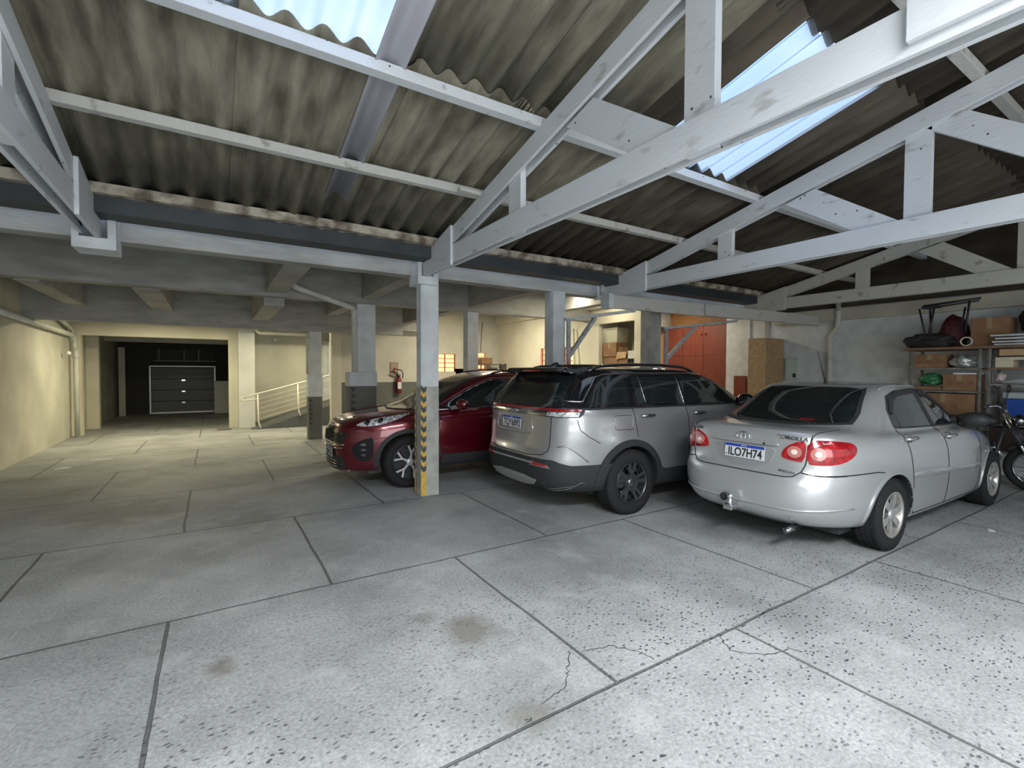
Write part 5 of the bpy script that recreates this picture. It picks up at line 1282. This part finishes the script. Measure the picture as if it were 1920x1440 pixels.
# ================================================================== shelves on the right wall
RACK = mat('galvanised_rack', (.30, .30, .28), .5, metal=.5, var=(.18, .17, .15), scale=12)
PLY = mat('brown_plywood', (.22, .13, .075), .7, var=(.15, .085, .05), scale=5)
def rack(y0, y1, zs, label, xf=9.42, xb=9.95):
    t = thing('metal_shelf_rack', label, 'shelf rack', (xf, y0, 0)); L_ = y1 - y0; D_ = xb - xf
    for y in (.02, L_ - .02):
        for x in (.02, D_ - .02):
            bm = B((x - .02, x + .02, y - .004, y + .004, 0, 1.90), (x - .004, x + .004, y - .02, y + .02, 0, 1.90)); new_obj('upright', bm, RACK, t)
    for z, m_ in zs: new_obj('rack_shelf', B((0, D_, 0, L_, z - .03, z)), m_, t, bevel=.003)
    return t
rack(2.19, 3.04, ((.45, RACK), (.90, RACK), (1.285, RACK), (1.63, RACK)), 'metal shelf rack full of cardboard boxes, behind the silver sedan mirror')
rack(1.05, 2.13, ((.45, RACK), (.835, RACK), (1.40, RACK), (1.63, PLY)), 'metal shelf rack at the right edge, beside the motorcycle and blue tub')
o = new_obj('plywood_top', B((9.36, 10.02, 1.0, 3.10, 1.905, 1.945)), PLY, bevel=.004); tag(o, 'long brown plywood board lying across the tops of both metal racks', 'board')
X0_ = 9.44
carton('cardboard_box', X0_, 9.85, 2.60, 2.98, 1.632, 1.84, CARD, 'brown printed box on the upper shelf of the rack with the silver bag', mark=True)
carton('cardboard_box', X0_, 9.85, 2.24, 2.62, 1.288, 1.53, CARD, 'brown box under the upper rack shelf, right of the green bag', mark=True)
o = new_obj('paper_sheet', B((X0_ - .01, 9.8, 2.24, 2.50, 1.532, 1.555)), PLATE); tag(o, 'thin white package lying on the brown box right of the green bag', 'package')
carton('cardboard_box', 9.24, 9.40, 2.14, 3.05, 1.17, 1.27, CARD, 'long flat cardboard box sticking out in front of the rack above the sedan windscreen') if False else None
carton('cardboard_box', X0_, 9.88, 2.63, 2.98, 1.288, 1.34, CARD, 'flat brown box under the green bag on the rack', tape=False)
carton('cardboard_box', X0_ - .01, 9.88, 2.25, 2.97, .903, 1.24, CARD, 'wide brown box just above the silver sedan mirror on the rack', mark=True)
def bag(name, c, s, m, label, seed=0, n=.22, cat='bag', parent=None):
    bm = bmesh.new(); bmesh.ops.create_icosphere(bm, subdivisions=4, radius=1); rnd = random.Random(seed)
    from mathutils import noise
    off = Vector((rnd.random() * 9, rnd.random() * 9, rnd.random() * 9))
    for v in bm.verts:
        k = 1 + n * noise.noise(v.co * 1.7 + off) + n * .5 * noise.noise(v.co * 5 + off)
        p = v.co * k; v.co = Vector((p.x * s[0], p.y * s[1], max(p.z, -.72) * s[2])) + Vector(c)
    o = new_obj(name, bm, m, parent, smooth=True)
    if not parent: tag(o, label, cat)
    return o
bag('plastic_bag', (9.60, 2.42, 1.715), (.14, .155, .105), mat('silver_film', (.42, .46, .44), .25, metal=.35, bump=.8, bscale=22), 'crumpled silver plastic bag beside the printed box on the upper rack shelf', 3, .35)
bag('plastic_bag', (9.58, 2.80, 1.445), (.12, .14, .11), mat('green_film', (.03, .16, .07), .35, bump=.8, bscale=22), 'green plastic bag under the upper rack shelf', 5, .3)
bag('plastic_bag', (9.30, 3.14, 1.30), (.09, .10, .06), mat('clear_film', (.55, .55, .57), .3, bump=.8, bscale=22), 'small white plastic bag at the left end of the rack shelf', 6, .4) if False else None
o = bag('black_bag', (9.60, 2.84, 2.045), (.20, .33, .13), DARK, 'low heap of black bags on the left end of the plywood board', 8, .3)
o = bag('red_bag', (9.78, 2.60, 2.155), (.16, .18, .29), mat('dark_red_cloth', (.07, .008, .014), .7), 'dark red bag standing behind the folded black metal frame', 11, .15)
carton('cardboard_box', 9.52, 9.95, 1.94, 2.34, 1.947, 2.36, CARD, 'tall dim cardboard box on the plywood board behind the pale ring')
o = bag('black_bag', (9.75, 1.55, 2.30), (.18, .33, .24), DARK, 'big black bag on the right end of the plywood board', 14, .2)
for k, (z, yy) in enumerate(((1.947, 1.20), (1.985, 1.22), (2.03, 1.19), (2.075, 1.24))):
    o = new_obj('white_board', B((9.39, 9.51, yy, yy + .86, z, z + .022)), WHITE, bevel=.003)
    tag(o, 'thin white board in the pile before the big black bag, %s from the bottom' % ['first', 'second', 'third', 'fourth'][k], 'board', 'pile of white boards')
o = new_obj('pale_ring', tube([(9.42, 2.36 + .062 * math.cos(t * math.pi / 14), 2.018 + .062 * math.sin(t * math.pi / 14)) for t in range(28)], .011, 8, closed=True), mat('pale_plastic', (.55, .55, .42), .5), smooth=True); tag(o, 'pale plastic ring standing on the plywood board', 'ring')
fr = thing('folding_frame', 'black folded metal frame standing on the black bags at the top of the racks', 'metal frame', (9.48, 2.65, 2.06))
for p, q, r_ in (((0, .20, .05), (0, .29, .50), .013), ((0, .17, .02), (.05, .12, .52), .016), ((0, .13, .06), (.10, .19, .54), .014), ((0, -.26, .10), (0, -.30, .57), .015), ((.05, -.20, .12), (.05, -.24, .48), .012), ((0, .24, .54), (0, -.42, .585), .018), ((.12, .16, .52), (.10, -.38, .56), .012)):
    new_obj('frame_bar', tube([p, q], r_, 8), BLACK, fr, smooth=True)
new_obj('frame_plate', B((-.03, .12, .05, .26, .50, .535), (-.03, .13, -.10, .20, .0, .05)), BLACK, fr, bevel=.004)
# right-hand rack contents
carton('cardboard_box', X0_ + .02, 9.85, 1.20, 2.02, 1.80, 1.895, CARD2, 'long light brown box right under the plywood board', tape=False)
pb = thing('pallet_block', 'cream wooden pallet piece on the right-hand rack under the long light brown box', 'pallet', (9.44, 1.15, 1.632))
for a, b, c, d in ((0, .90, .105, .145), (.72, .90, .0, .105), (.02, .20, 0, .105)): new_obj('pallet_board', B((0, .30, a, b, c, d)), mat('cream_timber', (.52, .48, .34), .7), pb, bevel=.003)
o = new_obj('white_tube', tube([(9.46, 1.98, 1.425), (9.50, 1.15, 1.56)], .014, 8), WHITE, smooth=True); tag(o, 'upper white tube lying slanted above the blue tub', 'tube')
o = new_obj('white_tube', tube([(9.44, 1.96, 1.415), (9.44, 1.15, 1.50)], .012, 8), WHITE, smooth=True); tag(o, 'lower white tube lying slanted above the blue tub', 'tube')
bag('plastic_bag', (9.60, 2.03, 1.475), (.05, .06, .09), mat('pink_film', (.45, .38, .38), .4, bump=.8, bscale=22), 'small pale crumpled bag between the two racks', 21, .35)
tu = thing('storage_tub', 'blue plastic tub with a pale lid behind the motorcycle', 'storage tub', (9.66, 1.58, .837))
BLU = mat('blue_plastic', (.01, .055, .30), .4)
new_obj('tub_body', prism([(-.33, 0), (.33, 0), (.37, .36), (-.37, .36)], 'x', -.20, .20), BLU, tu, bevel=.015)
new_obj('tub_lid', B((-.22, .22, -.39, .39, .36, .45)), mat('pale_blue_plastic', (.32, .36, .38), .4), tu, bevel=.015)
o = bag('lamp_globe', (9.40, 2.10, 1.19), (.05, .06, .05), mat('pale_yellow_glass', (.60, .58, .35), .3), 'pale round lamp globe before the wide brown box on the rack', 2, .05, cat='lamp globe') if False else None
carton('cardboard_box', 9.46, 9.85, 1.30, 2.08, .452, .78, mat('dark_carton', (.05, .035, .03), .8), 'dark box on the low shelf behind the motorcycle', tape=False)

# ================================================================== motorcycle
mc = thing('motorcycle', 'black motorcycle with chromed fork parked between the silver sedan and the racks', 'motorcycle', (9.03, 1.55, 0), R(-90))
# local x forward (towards the yard), y left
def mwheel(x, r, nm):
    t = new_obj(nm, tube([(x + r * math.cos(a * math.pi / 18), 0, r + .045 + r * math.sin(a * math.pi / 18)) for a in range(36)], .045, 10, closed=True), RUBBER, mc, smooth=True)
    new_obj('wheel_rim', tube([(x + (r - .05) * math.cos(a * math.pi / 18), 0, r + .045 + (r - .05) * math.sin(a * math.pi / 18)) for a in range(36)], .014, 8, closed=True), DARKCHROME, t, smooth=True)
    sp = bmesh.new()
    for k in range(16): a = k * math.pi / 8; tube([(x, .03 if k % 2 else -.03, r + .045), (x + (r - .05) * math.cos(a), 0, r + .045 + (r - .05) * math.sin(a))], .003, 5, bm=sp)
    new_obj('wheel_spokes', sp, DARKCHROME, t); new_obj('wheel_hub', lathe([(-.05, .05), (.05, .05)], 'y', 18, c=(x, 0, r + .045)), DARKCHROME, t, smooth=True)
mwheel(.0, .265, 'tyre'); mwheel(-1.28, .265, 'tyre')
for y in (-.09, .09):
    new_obj('front_fork', tube([(0, y, .31), (-.10, y, .55), (-.30, y, 1.02)], [.026, .022, .020], 12), CHROME, mc, smooth=True)
    new_obj('fork_gaiter', tube([(-.12, y, .60), (-.22, y, .83)], .034, 12), BLACK, mc, smooth=True)
    new_obj('handlebar', tube(fillet([(-.30, y * .4, 1.03), (-.33, y * 2.0, 1.12), (-.43, y * 3.5, 1.10)], .05), .013, 10), CHROME, mc, smooth=True)
    new_obj('grip', tube([(-.40, y * 2.9, 1.115), (-.44, y * 3.8, 1.095)], .020, 10), BLACK, mc, smooth=True)
    new_obj('mirror_stalk', tube([(-.36, y * 3, 1.12), (-.34, y * 3.6, 1.30)], .006, 6), BLACK, mc, smooth=True)
    new_obj('mirror', lathe([(-.01, .05), (.01, .055)], 'x', 18, c=(-.34, y * 3.8, 1.34)), BLACK, mc, smooth=True)
bag('fuel_tank', (-.58, 0, .90), (.23, .11, .10), BLACK, '', 30, .04, parent=mc); bag('headlight', (-.16, 0, .92), (.08, .09, .09), DARKCHROME, '', 31, .02, parent=mc)
new_obj('seat', prism([(-.75, .86), (-1.35, .90), (-1.40, .97), (-1.05, .96), (-.78, .94)], 'y', -.13, .13), BLACK, mc, bevel=.02)
new_obj('engine_block', B((-.78, -.42, -.14, .14, .28, .60)), DARKCHROME, mc, bevel=.03)
eb = bmesh.new()
for k in range(6): B((-.70, -.46, -.11, .11, .60 + k * .028, .612 + k * .028), bm=eb)
new_obj('cylinder_fins', eb, DARKCHROME, mc)
new_obj('exhaust', tube(fillet([(-.45, .12, .60), (-.34, .14, .40), (-.55, .16, .26), (-1.0, .17, .28), (-1.50, .18, .36)], .08), [.022] * 5 + [.024] * 5 + [.03] * 7 if False else .026, 12), CHROME, mc, smooth=True)
new_obj('frame_tube', tube(fillet([(-.28, 0, .95), (-.40, 0, .35), (-.80, 0, .25), (-1.28, 0, .33)], .08), .022, 10), BLACK, mc, smooth=True)
new_obj('rear_frame', tube(fillet([(-.35, 0, .85), (-.90, 0, .80), (-1.50, 0, .90)], .08), .020, 10), BLACK, mc, smooth=True)
new_obj('front_mudguard', tube([(.33 * math.cos(R(a)), 0, .31 + .33 * math.sin(R(a))) for a in range(20, 150, 10)], .03, 8), BLACK, mc, smooth=True)
new_obj('rear_mudguard', tube([(-1.28 + .33 * math.cos(R(a)), 0, .31 + .33 * math.sin(R(a))) for a in range(20, 170, 10)], .035, 8), BLACK, mc, smooth=True)

# ================================================================== litter, cracks, batten
def flake(x, y, s, label, seed):
    rnd = random.Random(seed); pts = []
    for k in range(9):
        a = k * 2 * math.pi / 9; r = s * rnd.uniform(.5, 1); pts.append((x + r * 1.6 * math.cos(a), y + r * math.sin(a)))
    tag(new_obj('paper_scrap', prism(pts, 'z', .0, .006), PLATE), label, 'paper scrap')
flake(6.48, 1.40, .035, 'small white paper scrap on the floor beside the silver sedan front wheel', 1)
flake(-1.62, 10.66, .11, 'white plaster scrap on the dim floor near the left wall', 2)
flake(-2.0, 10.05, .10, 'white plaster scrap on the floor at the foot of the left wall', 4)
CR = mat('crack_dark', (.05, .052, .05), .9)
def crack(pts, w, seed):
    rnd = random.Random(seed); L_ = []; R_ = []
    P = []
    for a, b in zip(pts[:-1], pts[1:]):
        for k in range(8): t = k / 8; P.append(Vector((a[0] + (b[0] - a[0]) * t + rnd.uniform(-.008, .008), a[1] + (b[1] - a[1]) * t + rnd.uniform(-.008, .008), 0)))
    P.append(Vector((*pts[-1], 0))); bm = bmesh.new(); prev = None
    for i, p in enumerate(P):
        d = (P[min(i + 1, len(P) - 1)] - P[max(i - 1, 0)]).normalized(); n = Vector((-d.y, d.x, 0)) * w * rnd.uniform(.3, 1)
        q = [bm.verts.new((v.x, v.y, z)) for v, z in ((p - n, 0.0), (p + n, 0.0), (p + n, .0012), (p - n, .0012))]
        if prev:
            for a in range(4): bm.faces.new((prev[a], prev[(a + 1) % 4], q[(a + 1) % 4], q[a]))
        prev = q
    o = new_obj('floor_crack', bm, CR, bpy.data.objects['floor']); return o
crack([(1.66, 2.02), (1.55, 1.90), (1.46, 1.80), (1.28, 1.76)], .004, 1)
crack([(1.73, 1.98), (1.90, 1.93), (1.98, 1.82), (2.0, 1.72)], .0035, 2)
crack([(2.50, 1.66), (2.42, 1.55), (2.55, 1.42), (2.72, 1.38), (2.75, 1.33)], .004, 3)
ch = bag('floor_hole', (1.18, 1.71, -.01), (.035, .025, .012), CR, '', 5, .4, parent=bpy.data.objects['floor'])
o = new_obj('timber_batten', bar((1.95, 4.02, 3.235), (2.17, 4.02, 3.225), .05, .03), WOODW); tag(o, 'short loose batten under the first roof timber beside the nearest truss', 'batten')
